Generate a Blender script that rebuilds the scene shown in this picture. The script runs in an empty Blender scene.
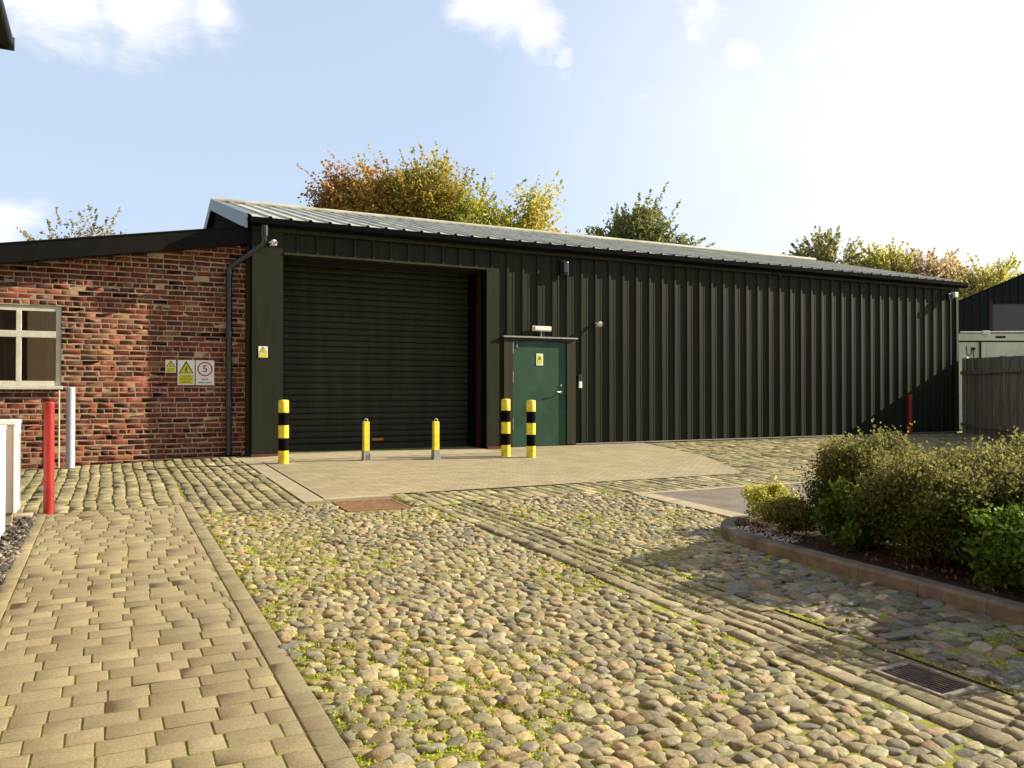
import bpy, bmesh, math, random
import numpy as np
from mathutils import Vector
random.seed(7); rng = np.random.default_rng(11)
R = math.radians
S = bpy.context.scene
COL = S.collection
# world frame: X runs along the shed wall, Y from the camera towards the wall, Z up
CAM_Z = 1.42; YAW = R(26.4)
SUN_EL = R(26.0); SUN_AZ = R(12.0)            # azimuth measured off the wall, towards the yard

def gz(u, n):                                  # the yard rises gently to the shed and dips to the left
    k = np.clip(np.asarray(n, float) / 14, 0, 1)
    return .026 * np.minimum(np.maximum(n, -20), 14.5) - .035 * np.clip(2.3 - np.asarray(u, float), 0, 8) * k

# ------------------------------------------------------------------ materials
class NT:
    def __init__(s, name):
        s.m = bpy.data.materials.new(name); s.m.use_nodes = True
        s.t = s.m.node_tree; s.b = s.t.nodes['Principled BSDF']; s.o = s.t.nodes['Material Output']
        s.b.inputs['Specular IOR Level'].default_value = .3
    def n(s, typ, **kw):
        nd = s.t.nodes.new(typ)
        for k, v in kw.items():
            if k in nd.inputs.keys(): nd.inputs[k].default_value = v
            else: setattr(nd, k, v)
        return nd
    def l(s, a, b): s.t.links.new(a, b)
    def coord(s, sc=(1, 1, 1)):
        c = s.n('ShaderNodeTexCoord'); m = s.n('ShaderNodeMapping'); m.inputs['Scale'].default_value = sc
        s.l(c.outputs['Object'], m.inputs['Vector']); return m.outputs[0]
    def noise(s, scale, detail=4, rough=.55, vec=None):
        x = s.n('ShaderNodeTexNoise', Scale=scale, Detail=detail, Roughness=rough)
        s.l(vec if vec else s.coord(), x.inputs['Vector']); return x.outputs['Fac']
    def ramp(s, fac, stops):
        r = s.n('ShaderNodeValToRGB'); e = r.color_ramp.elements
        while len(e) < len(stops): e.new(.5)
        for i, (p, c) in enumerate(stops):
            e[i].position = p; e[i].color = (*c, 1) if len(c) == 3 else c
        s.l(fac, r.inputs[0]); return r.outputs[0]
    def mix(s, a, b, fac, typ='MIX'):
        m = s.n('ShaderNodeMix', data_type='RGBA', blend_type=typ)
        for v, i in ((fac, 0), (a, 6), (b, 7)):
            if isinstance(v, (int, float)): m.inputs[i].default_value = v
            elif isinstance(v, tuple): m.inputs[i].default_value = (*v, 1)
            else: s.l(v, m.inputs[i])
        return m.outputs[2]
    def col(s, v):
        if isinstance(v, tuple): s.b.inputs['Base Color'].default_value = (*v, 1)
        else: s.l(v, s.b.inputs['Base Color'])
    def bump(s, h, st=.3, d=.01):
        b = s.n('ShaderNodeBump', Strength=st, Distance=d); s.l(h, b.inputs['Height']); s.l(b.outputs[0], s.b.inputs['Normal'])
    def rough(s, v): s.b.inputs['Roughness'].default_value = v

KA = .67
def plain(name, c, rough=.6, var=.25, scale=6, metal=0, bump=0, bscale=40, sc=(1, 1, 1), spec=.3):
    m = NT(name); c = tuple(x * KA for x in c)
    lo = tuple(x * (1 - var) for x in c); hi = tuple(min(1, x * (1 + var)) for x in c)
    v = m.coord(sc)
    m.col(m.ramp(m.noise(scale, 6, .6, v), [(.3, lo), (.7, hi)]))
    m.rough(rough); m.b.inputs['Metallic'].default_value = metal; m.b.inputs['Specular IOR Level'].default_value = spec
    if bump: m.bump(m.noise(bscale, 5, .6, v), bump, .01)
    return m.m

def attr_mat(name, rough=.85, fine=60, amp=.35, bump=.5, bscale=90, grime=None, gscale=3, spec=.25):
    m = NT(name)
    a = m.n('ShaderNodeAttribute', attribute_name='Col')
    v = m.ramp(m.noise(fine, 6, .65), [(.25, (1 - amp,) * 3), (.75, (1 + amp * .6,) * 3)])
    c = m.mix(a.outputs['Color'], v, 1.0, 'MULTIPLY'); c = m.mix(c, (KA, KA, KA), 1.0, 'MULTIPLY')
    big = m.ramp(m.noise(.9, 4, .6), [(.3, (.8, .8, .8)), (.7, (1.12, 1.1, 1.05))])
    c = m.mix(c, big, 1.0, 'MULTIPLY')
    if grime: c = m.mix(c, tuple(x * KA for x in grime), m.ramp(m.noise(gscale, 6, .7), [(.5, (0, 0, 0)), (.72, (.75, .75, .75))]))
    m.col(c); m.rough(rough); m.b.inputs['Specular IOR Level'].default_value = spec
    m.bump(m.noise(bscale, 6, .7), bump, .006)
    return m.m

def leaf_mat(name, trans=.45, rough=.65):
    m = NT(name)
    a = m.n('ShaderNodeAttribute', attribute_name='Col')
    lc = m.mix(a.outputs['Color'], (.8, .8, .8), 1.0, 'MULTIPLY'); m.col(lc); m.rough(rough); m.b.inputs['Specular IOR Level'].default_value = .12
    tr = m.n('ShaderNodeBsdfTranslucent'); m.l(lc, tr.inputs['Color'])
    mx = m.n('ShaderNodeMixShader'); mx.inputs[0].default_value = trans
    m.l(m.b.outputs[0], mx.inputs[1]); m.l(tr.outputs[0], mx.inputs[2]); m.l(mx.outputs[0], m.o.inputs['Surface'])
    return m.m

def clad_mat(name, c, weather=(.1, .11, .06), amt=.5):
    m = NT(name); c = tuple(x * .82 for x in c); weather = tuple(x * .82 for x in weather)
    v = m.coord((1, 1, .08))
    base = m.ramp(m.noise(5, 6, .65, v), [(.3, tuple(x * .72 for x in c)), (.7, tuple(x * 1.25 for x in c))])
    st = m.ramp(m.noise(9, 7, .7, m.coord((1.5, 1.5, .05))), [(.48, (0, 0, 0)), (.75, (amt,) * 3)])
    m.col(m.mix(base, weather, st)); m.rough(.6); m.b.inputs['Specular IOR Level'].default_value = .12; m.bump(m.noise(3, 3, .5), .08, .02)
    return m.m

M = {}
M['clad'] = clad_mat('dark green cladding', (.017, .0195, .0105), (.040, .042, .022))
M['trim'] = clad_mat('green trim metal', (.034, .033, .020), (.07, .065, .04))
M['shutter'] = clad_mat('green shutter slats', (.030, .034, .022), (.055, .055, .038), .4)
M['black'] = plain('black paint', (.012, .012, .013), .45, .3)
M['fascia'] = plain('black fascia sheet', (.012, .0105, .010), .7, .35, 3, spec=.1)
M['roof'] = plain('weathered roof sheet', (.53, .51, .40), .5, .3, 1.6, 0, .1, 20)
M['rooflight'] = plain('translucent rooflight sheet', (.62, .58, .40), .4, .15)
M['verge'] = plain('grey verge flashing', (.17, .18, .19), .4, .15)
M['rust'] = plain('rusty red steel', (.15, .045, .03), .75, .5, 14, 0, .3)
M['darkred'] = plain('dark red steel guide', (.05, .012, .014), .5, .3)
M['door'] = plain('green painted door', (.024, .076, .042), .42, .3, 3.5, 0, .05, 10)
M['steel'] = plain('brushed steel', (.55, .54, .5), .3, .1, 20, .9)
M['alu'] = plain('galvanised steel', (.42, .42, .42), .45, .2, 20, .6)
M['white'] = plain('white plastic', (1, .98, .93), .45, .06)
M['cream'] = plain('cream painted frame', (.8, .77, .64), .5, .14, 8)
M['yellow'] = plain('yellow paint', (.95, .76, .045), .5, .3, 11, 0, .1, 40)
M['redpaint'] = plain('red paint', (.36, .022, .018), .5, .25, 6)
M['bluewhite'] = plain('pale painted post', (.6, .6, .66), .4, .1)
M['pipe'] = plain('black pipe', (.014, .014, .022), .25, .3, spec=.6)
M['concrete'] = plain('pale concrete', (.42, .36, .25), .9, .25, 5, 0, .4, 60)
M['soil'] = plain('dark planter soil', (.035, .022, .016), .95, .6, 12, 0, .9, 50)
M['bark'] = plain('bark', (.07, .05, .035), .9, .4, 10, 0, .6, 30)
M['twig'] = plain('pale twig', (.2, .15, .1), .9, .3)
M['fence'] = plain('weathered brown boards', (.25, .21, .16), .85, .5, 5, 0, .4, 30, (4, 4, .25))
M['cabin'] = plain('cream cabin panel', (.85, .80, .62), .6, .18, 2)
M['darkclad'] = clad_mat('dark far cladding', (.008, .011, .010), (.013, .016, .014))
M['greydoor'] = plain('grey shutter', (.1, .105, .105), .6, .15)
M['yellowsign'] = plain('yellow sign film', (.8, .74, .03), .5, .05)
M['signblack'] = plain('black sign ink', (.02, .02, .02), .5, .05)
M['signred'] = plain('red sign ink', (.55, .05, .06), .5, .05)
M['curtain'] = plain('brown curtain', (.16, .09, .06), .9, .5, 3, 0, 0, 1, (14, 14, .3))
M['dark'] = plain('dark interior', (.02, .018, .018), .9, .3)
M['orange'] = plain('orange sticker', (.6, .2, .03), .5, .1)
M['rustgrate'] = plain('rusty iron cover', (.26, .14, .07), .85, .45, 18, 0, .6, 60)
M['iron'] = plain('grey cast iron', (.09, .075, .07), .6, .3, 20, .3, .3, 60)
M['paleiron'] = plain('worn pale iron', (.26, .22, .18), .8, .4, 20, 0, .3, 60)
M['mortar'] = plain('lime mortar', (.52, .38, .25), .95, .35, 9, 0, .8, 90)
M['brick'] = attr_mat('brick', .9, 40, .4, .6, 110, (.30, .21, .15), 5)
M['cobble'] = attr_mat('cobblestone', .75, 38, .55, .9, 90, (.20, .17, .09), 9, spec=.3)
M['sett'] = attr_mat('stone sett', .85, 30, .45, .9, 70, (.17, .165, .06), 4)
M['block'] = attr_mat('concrete block', .9, 90, .4, .9, 150, (.29, .25, .14), 5)
M['apron'] = attr_mat('fine paving block', .9, 60, .15, .3, 120)
M['stonechip'] = attr_mat('dark stone chips', .85, 50, .3, .4, 60)
M['kerb'] = plain('kerb stone', (.185, .155, .12), .9, .5, 4, 0, .5, 60)
M['edging'] = plain('pale edging stone', (.4, .34, .23), .9, .25, 7, 0, .4, 60)
M['leaf'] = leaf_mat('leaves')
M['glossyleaf'] = leaf_mat('glossy leaves', .3, .4)
M['asphalt'] = plain('worn asphalt', (.2, .17, .14), .92, .2, 3, 0, .6, 160)

m = NT('window glass'); m.b.inputs['Transmission Weight'].default_value = 1; m.b.inputs['IOR'].default_value = 1.45
m.rough(.03); m.col((.75, .78, .75)); M['glass'] = m.m

m = NT('yard earth and moss')
f1 = m.ramp(m.noise(1.1, 6, .7), [(.38, (0, 0, 0)), (.6, (1, 1, 1))])
soil = m.ramp(m.noise(25, 5, .7), [(.3, (.06, .05, .025)), (.7, (.15, .12, .06))])
moss = m.ramp(m.noise(40, 5, .7), [(.3, (.12, .15, .012)), (.7, (.30, .33, .028))])
m.col(m.mix(soil, moss, f1)); m.rough(.97); m.bump(m.noise(60, 6, .8), .8, .01); M['earth'] = m.m
M['dirt'] = plain('packed dirt', (.17, .135, .08), .97, .45, 14, 0, .7, 60)
m = NT('mossy joint fill')
m.col(m.mix(m.ramp(m.noise(30, 4, .6), [(.3, (.07, .055, .03)), (.7, (.12, .10, .055))]), (.15, .17, .022), m.ramp(m.noise(1.8, 6, .75), [(.42, (0, 0, 0)), (.58, (.95, .95, .95))]))); m.rough(.97); M['jointfill'] = m.m
m = NT('fine block paving')
mp = m.n('ShaderNodeMapping'); tcx = m.n('ShaderNodeTexCoord'); m.l(tcx.outputs['Object'], mp.inputs['Vector']); mp.inputs['Rotation'].default_value = (0, 0, R(45))
bk = m.n('ShaderNodeTexBrick', Scale=1.0); bk.inputs['Brick Width'].default_value = .2; bk.inputs['Row Height'].default_value = .1; bk.inputs['Mortar Size'].default_value = .005
bk.inputs['Color1'].default_value = (.285, .24, .15, 1); bk.inputs['Color2'].default_value = (.215, .18, .112, 1); bk.inputs['Mortar'].default_value = (.12, .10, .06, 1); m.l(mp.outputs[0], bk.inputs['Vector'])
m.col(m.mix(bk.outputs['Color'], m.ramp(m.noise(1.4, 6, .7), [(.3, (.86, .86, .84)), (.7, (1.08, 1.06, 1.04))]), 1.0, 'MULTIPLY')); m.rough(.92); m.bump(m.noise(120, 4, .7), .4, .004); M['apronblock'] = m.m
M['matte'] = plain('matt black sheet', (.006, .006, .0065), .95, .3, spec=.04)

# ------------------------------------------------------------------ object helpers
def link(o, parent=None):
    COL.objects.link(o)
    if parent: o.parent = parent
    return o
def tag(o, label=None, cat=None, group=None, kind=None):
    for k, v in (('label', label), ('category', cat), ('group', group), ('kind', kind)):
        if v: o[k] = v
    return o
def thing(name, label, cat, loc=(0, 0, 0), rz=0, group=None):
    o = bpy.data.objects.new(name, None); o.location = loc; o.rotation_euler = (0, 0, rz)
    o.empty_display_size = .2; link(o); return tag(o, label, cat, group)

class MB:
    def __init__(s): s.v = []; s.f = []; s.sm = []
    def add(s, vs, fs, sm=False):
        b = len(s.v); s.v += [tuple(map(float, p)) for p in vs]; s.f += [tuple(b + i for i in f) for f in fs]; s.sm += [sm] * len(fs); return s
    def box(s, x0, x1, y0, y1, z0, z1, bev=0):
        bm = bmesh.new(); bmesh.ops.create_cube(bm, size=1)
        for v in bm.verts: v.co = Vector(((x0 + x1) / 2 + v.co.x * (x1 - x0), (y0 + y1) / 2 + v.co.y * (y1 - y0), (z0 + z1) / 2 + v.co.z * (z1 - z0)))
        if bev: bmesh.ops.bevel(bm, geom=bm.edges[:], offset=bev, segments=2, affect='EDGES', profile=.6)
        bm.verts.index_update(); s.add([v.co for v in bm.verts], [[v.index for v in f.verts] for f in bm.faces]); bm.free(); return s
    def quad(s, *p): return s.add(p, [tuple(range(len(p)))])
    def prism(s, pts, ax, a, b):             # polygon pts extruded along an axis
        def P(p, t):
            q = list(p); q.insert(ax, t); return q
        n = len(pts)
        s.add([P(p, a) for p in pts] + [P(p, b) for p in pts], [tuple(range(n))[::-1], tuple(range(n, 2 * n))] + [(i, (i + 1) % n, n + (i + 1) % n, n + i) for i in range(n)]); return s
    def tube(s, pts, rad, seg=10, cap=True):
        pts = [Vector(p) for p in pts]; n = len(pts)
        if isinstance(rad, (int, float)): rad = [rad] * n
        vs = []; fs = []
        for i, p in enumerate(pts):
            d = (pts[min(i + 1, n - 1)] - pts[max(i - 1, 0)]).normalized()
            a = d.orthogonal().normalized() if abs(d.z) < .99 else Vector((1, 0, 0)); 
            if i: a = (pa - d * pa.dot(d)).normalized()
            pa = a; b = d.cross(a)
            for k in range(seg):
                t = 2 * math.pi * k / seg; vs.append(p + (a * math.cos(t) + b * math.sin(t)) * rad[i])
        for i in range(n - 1):
            for k in range(seg):
                k2 = (k + 1) % seg; fs.append((i * seg + k, i * seg + k2, (i + 1) * seg + k2, (i + 1) * seg + k))
        s.add(vs, fs, True)
        if cap: s.add([vs[k] for k in range(seg)], [tuple(range(seg))[::-1]]); s.add([vs[(n - 1) * seg + k] for k in range(seg)], [tuple(range(seg))])
        return s
    def lathe(s, x, y, prof, seg=20):        # prof: (r, z)
        vs = []; n = len(prof)
        for r, z in prof:
            for k in range(seg):
                t = 2 * math.pi * k / seg; vs.append((x + r * math.cos(t), y + r * math.sin(t), z))
        fs = [(i * seg + k, i * seg + (k + 1) % seg, (i + 1) * seg + (k + 1) % seg, (i + 1) * seg + k) for i in range(n - 1) for k in range(seg)]
        s.add(vs, fs, True); s.add([vs[(n - 1) * seg + k] for k in range(seg)], [tuple(range(seg))]); return s
    def build(s, name, mat, parent=None):
        me = bpy.data.meshes.new(name); me.from_pydata(s.v, [], s.f)
        me.polygons.foreach_set('use_smooth', s.sm); me.materials.append(M[mat] if isinstance(mat, str) else mat); me.update()
        return link(bpy.data.objects.new(name, me), parent)

def mass(name, V, F, C, mat, parent=None, smooth=True):
    """V (k,3), F (m,4) quads, C (k,3) colours"""
    me = bpy.data.meshes.new(name); nv, nf = len(V), len(F); w = F.shape[1]
    me.vertices.add(nv); me.vertices.foreach_set('co', V.astype(np.float32).ravel())
    me.loops.add(nf * w); me.loops.foreach_set('vertex_index', F.astype(np.int32).ravel())
    me.polygons.add(nf); me.polygons.foreach_set('loop_start', np.arange(nf, dtype=np.int32) * w)
    me.polygons.foreach_set('use_smooth', np.full(nf, smooth))
    a = me.color_attributes.new('Col', 'FLOAT_COLOR', 'POINT')
    a.data.foreach_set('color', np.hstack([C, np.ones((nv, 1))]).astype(np.float32).ravel())
    me.update(calc_edges=True); me.materials.append(M[mat]); return link(bpy.data.objects.new(name, me), parent)

def cube_grid(m):                            # surface grid of a cube, integer lattice 0..m
    idx = {}; vs = []; fs = []
    def vid(p):
        if p not in idx: idx[p] = len(vs); vs.append(p)
        return idx[p]
    for ax in range(3):
        for side in (0, m):
            for i in range(m):
                for j in range(m):
                    q = []
                    for a, b in ((i, j), (i + 1, j), (i + 1, j + 1), (i, j + 1)):
                        p = [a, b]; p.insert(ax, side); q.append(vid(tuple(p)))
                    if (side == 0) ^ (ax == 1): q = q[::-1]
                    fs.append(q)
    return np.array(vs), np.array(fs)
G3, F3 = cube_grid(3)
SGN = np.where(G3 < 1.5, -1., 1.)
OFF = np.where(G3 == 0, -1., np.where(G3 == 3, 1., 0.)); OFF /= np.linalg.norm(OFF, axis=1, keepdims=True)
def blocks(name, it, mat, parent=None, plane='xy', smooth=True, wob=0):
    """it rows: cx,cy,cz,hx,hy,hz,rot,tilt1,tilt2,bevel,r,g,b"""
    it = np.array(it, float); n = len(it); k = len(G3)
    h = it[:, None, 3:6]; b = np.minimum(it[:, None, 9:10], h * .95)
    P = SGN[None] * (h - b) + OFF[None] * b
    if wob: P[:, :, :2] += rng.normal(0, wob, (n, k, 2)) * (np.abs(SGN[None, :, :2]))
    P = P.copy()
    P[:, :, 2] += P[:, :, 0] * it[:, None, 7] + P[:, :, 1] * it[:, None, 8]
    c, s = np.cos(it[:, 6])[:, None], np.sin(it[:, 6])[:, None]
    X = P[:, :, 0] * c - P[:, :, 1] * s; Y = P[:, :, 0] * s + P[:, :, 1] * c; Z = P[:, :, 2]
    V = np.stack([X, Y, Z], 2)
    if plane == 'xz': V = np.stack([X, Z * -1, Y], 2)      # laid in a wall, local z points at the viewer (-Y)
    V = V + it[:, None, 0:3]
    F = (F3[None] + (np.arange(n) * k)[:, None, None]).reshape(-1, 4)
    if plane == 'xz': F = F[:, :]
    return mass(name, V.reshape(-1, 3), F, np.repeat(it[:, 10:13], k, 0), mat, parent, smooth)
G5, F5 = cube_grid(5)
SPH = G5 / 2.5 - 1.
def pebbles(name, it, mat, parent=None):
    """it rows: cx,cy,cz,hx,hy,hz,rot,tilt1,tilt2,power,r,g,b"""
    it = np.array(it, float); n = len(it); k = len(SPH)
    B = np.tan(SPH * .7854)[None].repeat(n, 0)
    p = it[:, None, 9:10]
    B = B / (np.abs(B) ** p).sum(2, keepdims=True) ** (1 / p)
    ph = rng.uniform(0, 6.3, (n, 1, 3)); kk = rng.normal(0, 1.5, (n, 3, 3))
    d = np.sin(np.einsum('nkc,ncj->nkj', B, kk) + ph).sum(2, keepdims=True)
    kk2 = kk * 2.3; d2 = np.sin(np.einsum('nkc,ncj->nkj', B, kk2) + ph * 1.7).sum(2, keepdims=True)
    B = B * (1 + .075 * d + .035 * d2) * it[:, None, 3:6]
    B[:, :, 2] += B[:, :, 0] * it[:, None, 7] + B[:, :, 1] * it[:, None, 8]
    c, s = np.cos(it[:, 6])[:, None], np.sin(it[:, 6])[:, None]
    V = np.stack([B[:, :, 0] * c - B[:, :, 1] * s, B[:, :, 0] * s + B[:, :, 1] * c, B[:, :, 2]], 2) + it[:, None, :3]
    F = (F5[None] + (np.arange(n) * k)[:, None, None]).reshape(-1, 4)
    return mass(name, V.reshape(-1, 3), F, np.repeat(it[:, 10:13], k, 0), mat, parent)

def leaves(name, P, size, C, mat='leaf', parent=None, aspect=.5, up=.3, Nrm=None):
    n = len(P); size = np.broadcast_to(size, (n,))
    A = rng.normal(0, 1, (n, 3)); A /= np.linalg.norm(A, axis=1, keepdims=True)
    N = rng.normal(0, 1, (n, 3)) + np.array([0, 0, up * 3])
    if Nrm is not None: N = N + Nrm
    Bv = np.cross(A, N); Bv /= np.linalg.norm(Bv, axis=1, keepdims=True) + 1e-9
    s = size[:, None]
    V = np.stack([P - A * s * .5, P + Bv * s * aspect * .5 + A * s * .08, P + A * s * .5, P - Bv * s * aspect * .5 + A * s * .08], 1)
    F = np.arange(n * 4).reshape(n, 4)
    return mass(name, V.reshape(-1, 3), F, np.repeat(C, 4, 0), mat, parent, False)

def text(name, s, mat, parent, loc, size, rot=(R(90), 0, 0), sx=1):
    c = bpy.data.curves.new(name, 'FONT'); c.body = s; c.size = size; c.align_x = 'CENTER'; c.align_y = 'CENTER'; c.extrude = .0008
    o = bpy.data.objects.new(name, c); COL.objects.link(o); bpy.context.view_layer.update()
    me = bpy.data.meshes.new_from_object(o); COL.objects.unlink(o); bpy.data.objects.remove(o)
    me.materials.clear(); me.materials.append(M[mat]); t = bpy.data.objects.new(name, me); t.location = loc; t.rotation_euler = rot; t.scale = (sx, 1, 1)
    return link(t, parent)

# ------------------------------------------------------------------ ground
def sheet(name, poly, mat, dz, step=.5, label=None):
    """polygonal sheet that follows the slope of the yard"""
    bm = bmesh.new(); f = bm.faces.new([bm.verts.new((x, y, 0)) for x, y in poly])
    xs = [p[0] for p in poly]; ys = [p[1] for p in poly]
    for ax, (lo, hi) in enumerate(((min(xs), max(xs)), (min(ys), max(ys)))):
        ks = [i * step for i in range(math.ceil(lo / step), math.floor(hi / step) + 1)]
        if ax == 0 and lo < 2.3 < hi: ks.append(2.3)
        for t in ks:
            co = [0, 0, 0]; co[ax] = t; no = [0, 0, 0]; no[ax] = 1
            bmesh.ops.bisect_plane(bm, geom=bm.verts[:] + bm.edges[:] + bm.faces[:], plane_co=co, plane_no=no)
    for v in bm.verts: v.co.z = float(gz(v.co.x, v.co.y)) + dz
    bmesh.ops.recalc_face_normals(bm, faces=bm.faces[:])
    me = bpy.data.meshes.new(name); bm.to_mesh(me); bm.free(); me.materials.append(M[mat])
    for p in me.polygons:
        if p.normal.z < 0: p.flip()
    o = link(bpy.data.objects.new(name, me)); return tag(o, kind='structure')

xs = [-400, -150, -60, -30, -15] + [i * .5 for i in range(-20, 5)] + [2.3] + [i * .5 for i in range(5, 61)] + [50, 90, 200, 400]
ys = [-300, -100, -40, -20, -10, -5, -2] + [i * .5 for i in range(0, 30)] + [14.5, 15, 20, 30, 60, 150, 400]
ys = sorted(set(ys)); g = MB()
g.add([(x, y, float(gz(x, y)) - .012) for y in ys for x in xs], [(j * len(xs) + i, j * len(xs) + i + 1, (j + 1) * len(xs) + i + 1, (j + 1) * len(xs) + i) for j in range(len(ys) - 1) for i in range(len(xs) - 1)])
tag(g.build('ground', 'earth'), kind='structure')

def inpoly(x, y, poly):
    r = False; j = len(poly) - 1
    for i in range(len(poly)):
        xi, yi = poly[i]; xj, yj = poly[j]
        if (yi > y) != (yj > y) and x < (xj - xi) * (y - yi) / (yj - yi) + xi: r = not r
        j = i
    return r
def jit(c, a=.12, h=.03):
    k = random.gauss(1, a); return tuple(max(.01, x * k * random.gauss(1, h)) for x in c)

# --- block paved path
it = []
PX0, PX1 = -.54, .705; PY1 = 9.5
y = -2.0; row = 0
while y < PY1 - .05:
    ph = .138; x = PX0 - random.uniform(0, .2)
    while x < PX1:
        w = random.choice((.14, .21, .14, .21, .17))
        a, b = max(x, PX0), min(x + w, PX1)
        if b - a > .03:
            cx, cy = (a + b) / 2, y + ph / 2
            it.append((cx, cy, float(gz(cx, cy)) - .017 + random.gauss(0, .0006), (b - a) / 2 - .0028, ph / 2 - .0032, .03, random.gauss(0, .006), random.gauss(0, .0018), .026 + random.gauss(0, .002), .0045, *jit((.34, .29, .18), .05, .012)))
        x += w
    y += ph; row += 1
for X0, X1 in ((PX1 + .001, PX1 + .118), (PX0 - .09, PX0 - .001)):
    y = -2.0
    while y < PY1:
        h = .138 if X0 > 0 else .21
        cx, cy = (X0 + X1) / 2, y + h / 2
        it.append((cx, cy, float(gz(cx, cy)) - .015, (X1 - X0) / 2 - .003, h / 2 - .003, .03, random.gauss(0, .006), random.gauss(0, .002), .026, .0045, *jit((.325, .28, .175), .05, .012)))
        y += h
tag(blocks('paved_path', it, 'block', smooth=True, wob=.0012), kind='structure')

sheet('path_bed', [(-.62, -2), (.822, -2), (.822, 9.5), (-.62, 9.5)], 'jointfill', .0098)
# --- setts laid in columns running to the shed
def setts(name, polys, base, width=.14, l0=.12, l1=.28, top=.012, moss=0, var=.14):
    it = []
    for poly in polys:
        X0 = min(p[0] for p in poly); X1 = max(p[0] for p in poly); Y0 = min(p[1] for p in poly); Y1 = max(p[1] for p in poly)
        x = X0
        while x < X1 - .05:
            w = width * random.uniform(.85, 1.15); y = Y0 - random.uniform(0, .3)
            while y < Y1:
                l = random.uniform(l0, l1); a = max(y, Y0); b = min(y + l, Y1); cx = x + w / 2; cy = (a + b) / 2
                wv = .008 * math.sin(cy * 1.7 + cx) + .004 * math.sin(cy * 4.1) + random.gauss(0, .004)
                if b - a > .07 and inpoly(cx, cy, poly):
                    it.append((cx + wv, cy, float(gz(cx, cy)) - .045 + top + random.gauss(0, .0025), w / 2 - .006, (b - a) / 2 - .006, .045, random.gauss(0, .02), random.gauss(0, .010), .026 + random.gauss(0, .008), .012, *jit(base, var, .025)))
                y += l
            x += w
    return tag(blocks(name, it, 'sett', smooth=True, wob=.006), kind='structure')
setts('sett_paving', [[(-3, 9.52), (.82, 9.52), (.82, 14.33), (-3, 14.33)], [(.82, 8.75), (1.88, 8.75), (1.88, 14.33), (.82, 14.33)],
      [(2.95, 8.2), (5.6, 8.3), (5.6, 9.08), (2.95, 9.08)], [(5.6, 8.08), (9.4, 8.08), (8.3, 9.12), (5.6, 9.12)]], (.345, .30, .175))
setts('mossy_sett_paving', [[(8.35, 9.1), (9.4, 8.08), (22, 8.08), (22, 14.0), (10.05, 14.0), (9.55, 11.6), (8.7, 9.8)]], (.32, .285, .145), .15, .14, .3, .014, var=.2)
sheet('sett_bed', [(-3, 9.5), (.822, 9.5), (.822, 8.73), (1.9, 8.73), (1.9, 14.36), (-3, 14.36)], 'jointfill', .004)
sheet('sett_bed', [(2.95, 8.16), (22, 8.07), (22, 14.09), (10.05, 14.09), (9.55, 11.6), (8.7, 9.8), (8.3, 9.13), (2.95, 9.06)], 'jointfill', .0065)
# --- apron of fine blocks in front of the roller shutter
AP = [(2.17, 9.1), (8.3, 9.15), (8.7, 9.8), (9.55, 11.6), (10.03, 14.03), (6.8, 14.03), (6.4, 13.1), (2.62, 13.1), (2.17, 13.1)]
sheet('block_apron', AP, 'apronblock', .013)
e = MB()
for k in range(7):
    y0 = 8.9 + k * .62; y1 = min(y0 + .612, 13.1); zz = float(gz(2.03, (y0 + y1) / 2))
    if y1 > y0: e.prism([(1.92, zz - .05), (2.14, zz - .05), (2.14, zz + .012), (1.92, zz + .012)], 1, y0, y1) if False else e.add([(X, Y, float(gz(X, Y)) + d) for d in (-.05, .016) for X, Y in ((1.92, y0), (2.14, y0), (2.14, y1), (1.92, y1))], [(0, 3, 2, 1), (4, 5, 6, 7), (0, 1, 5, 4), (1, 2, 6, 5), (2, 3, 7, 6), (3, 0, 4, 7)])
def strip(e, p0, p1, w, l=.6, up=.016):
    p0 = Vector(p0); p1 = Vector(p1); L = (p1 - p0).length; d = (p1 - p0) / L; q = Vector((-d.y, d.x)) * w / 2; n = max(1, round(L / l))
    for i in range(n):
        a = p0 + d * (L * i / n + .004); b = p0 + d * (L * (i + 1) / n - .004); j = random.gauss(0, .0015)
        cs = [a - q, b - q, b + q, a + q]
        e.add([(c.x, c.y, float(gz(c.x, c.y)) + dd) for dd in (-.06, up + j) for c in cs], [(0, 3, 2, 1), (4, 5, 6, 7), (0, 1, 5, 4), (1, 2, 6, 5), (2, 3, 7, 6), (3, 0, 4, 7)])
strip(e, (2.15, 9.02), (2.95, 9.02), .14)
strip(e, (5.72, 6.2), (5.72, 8.0), .24, .7)
strip(e, (5.6, 8.02), (22, 8.02), .1, .9, .022)
tag(e.build('edging_stones', 'edging'), kind='structure')
e = MB(); e.add([(X, Y, float(gz(X, 13.5)) + d) for d in (-.05, .012) for X, Y in ((2.66, 13.12), (6.39, 13.12), (6.39, 15.1), (2.66, 15.1))], [(0, 3, 2, 1), (4, 5, 6, 7), (0, 1, 5, 4), (1, 2, 6, 5), (2, 3, 7, 6), (3, 0, 4, 7)])
e.add([(X, Y, float(gz(X, 13.5)) + d) for d in (-.05, .010) for X, Y in ((1.9, 13.12), (2.65, 13.12), (2.65, 14.2), (1.9, 14.2))], [(4, 5, 6, 7), (0, 1, 5, 4), (3, 0, 4, 7)])
tag(e.build('threshold_slab', 'concrete'), kind='structure')
sheet('access_road', [(5.85, -6), (40, -6), (40, 7.96), (5.85, 7.96)], 'asphalt', .006)

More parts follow.
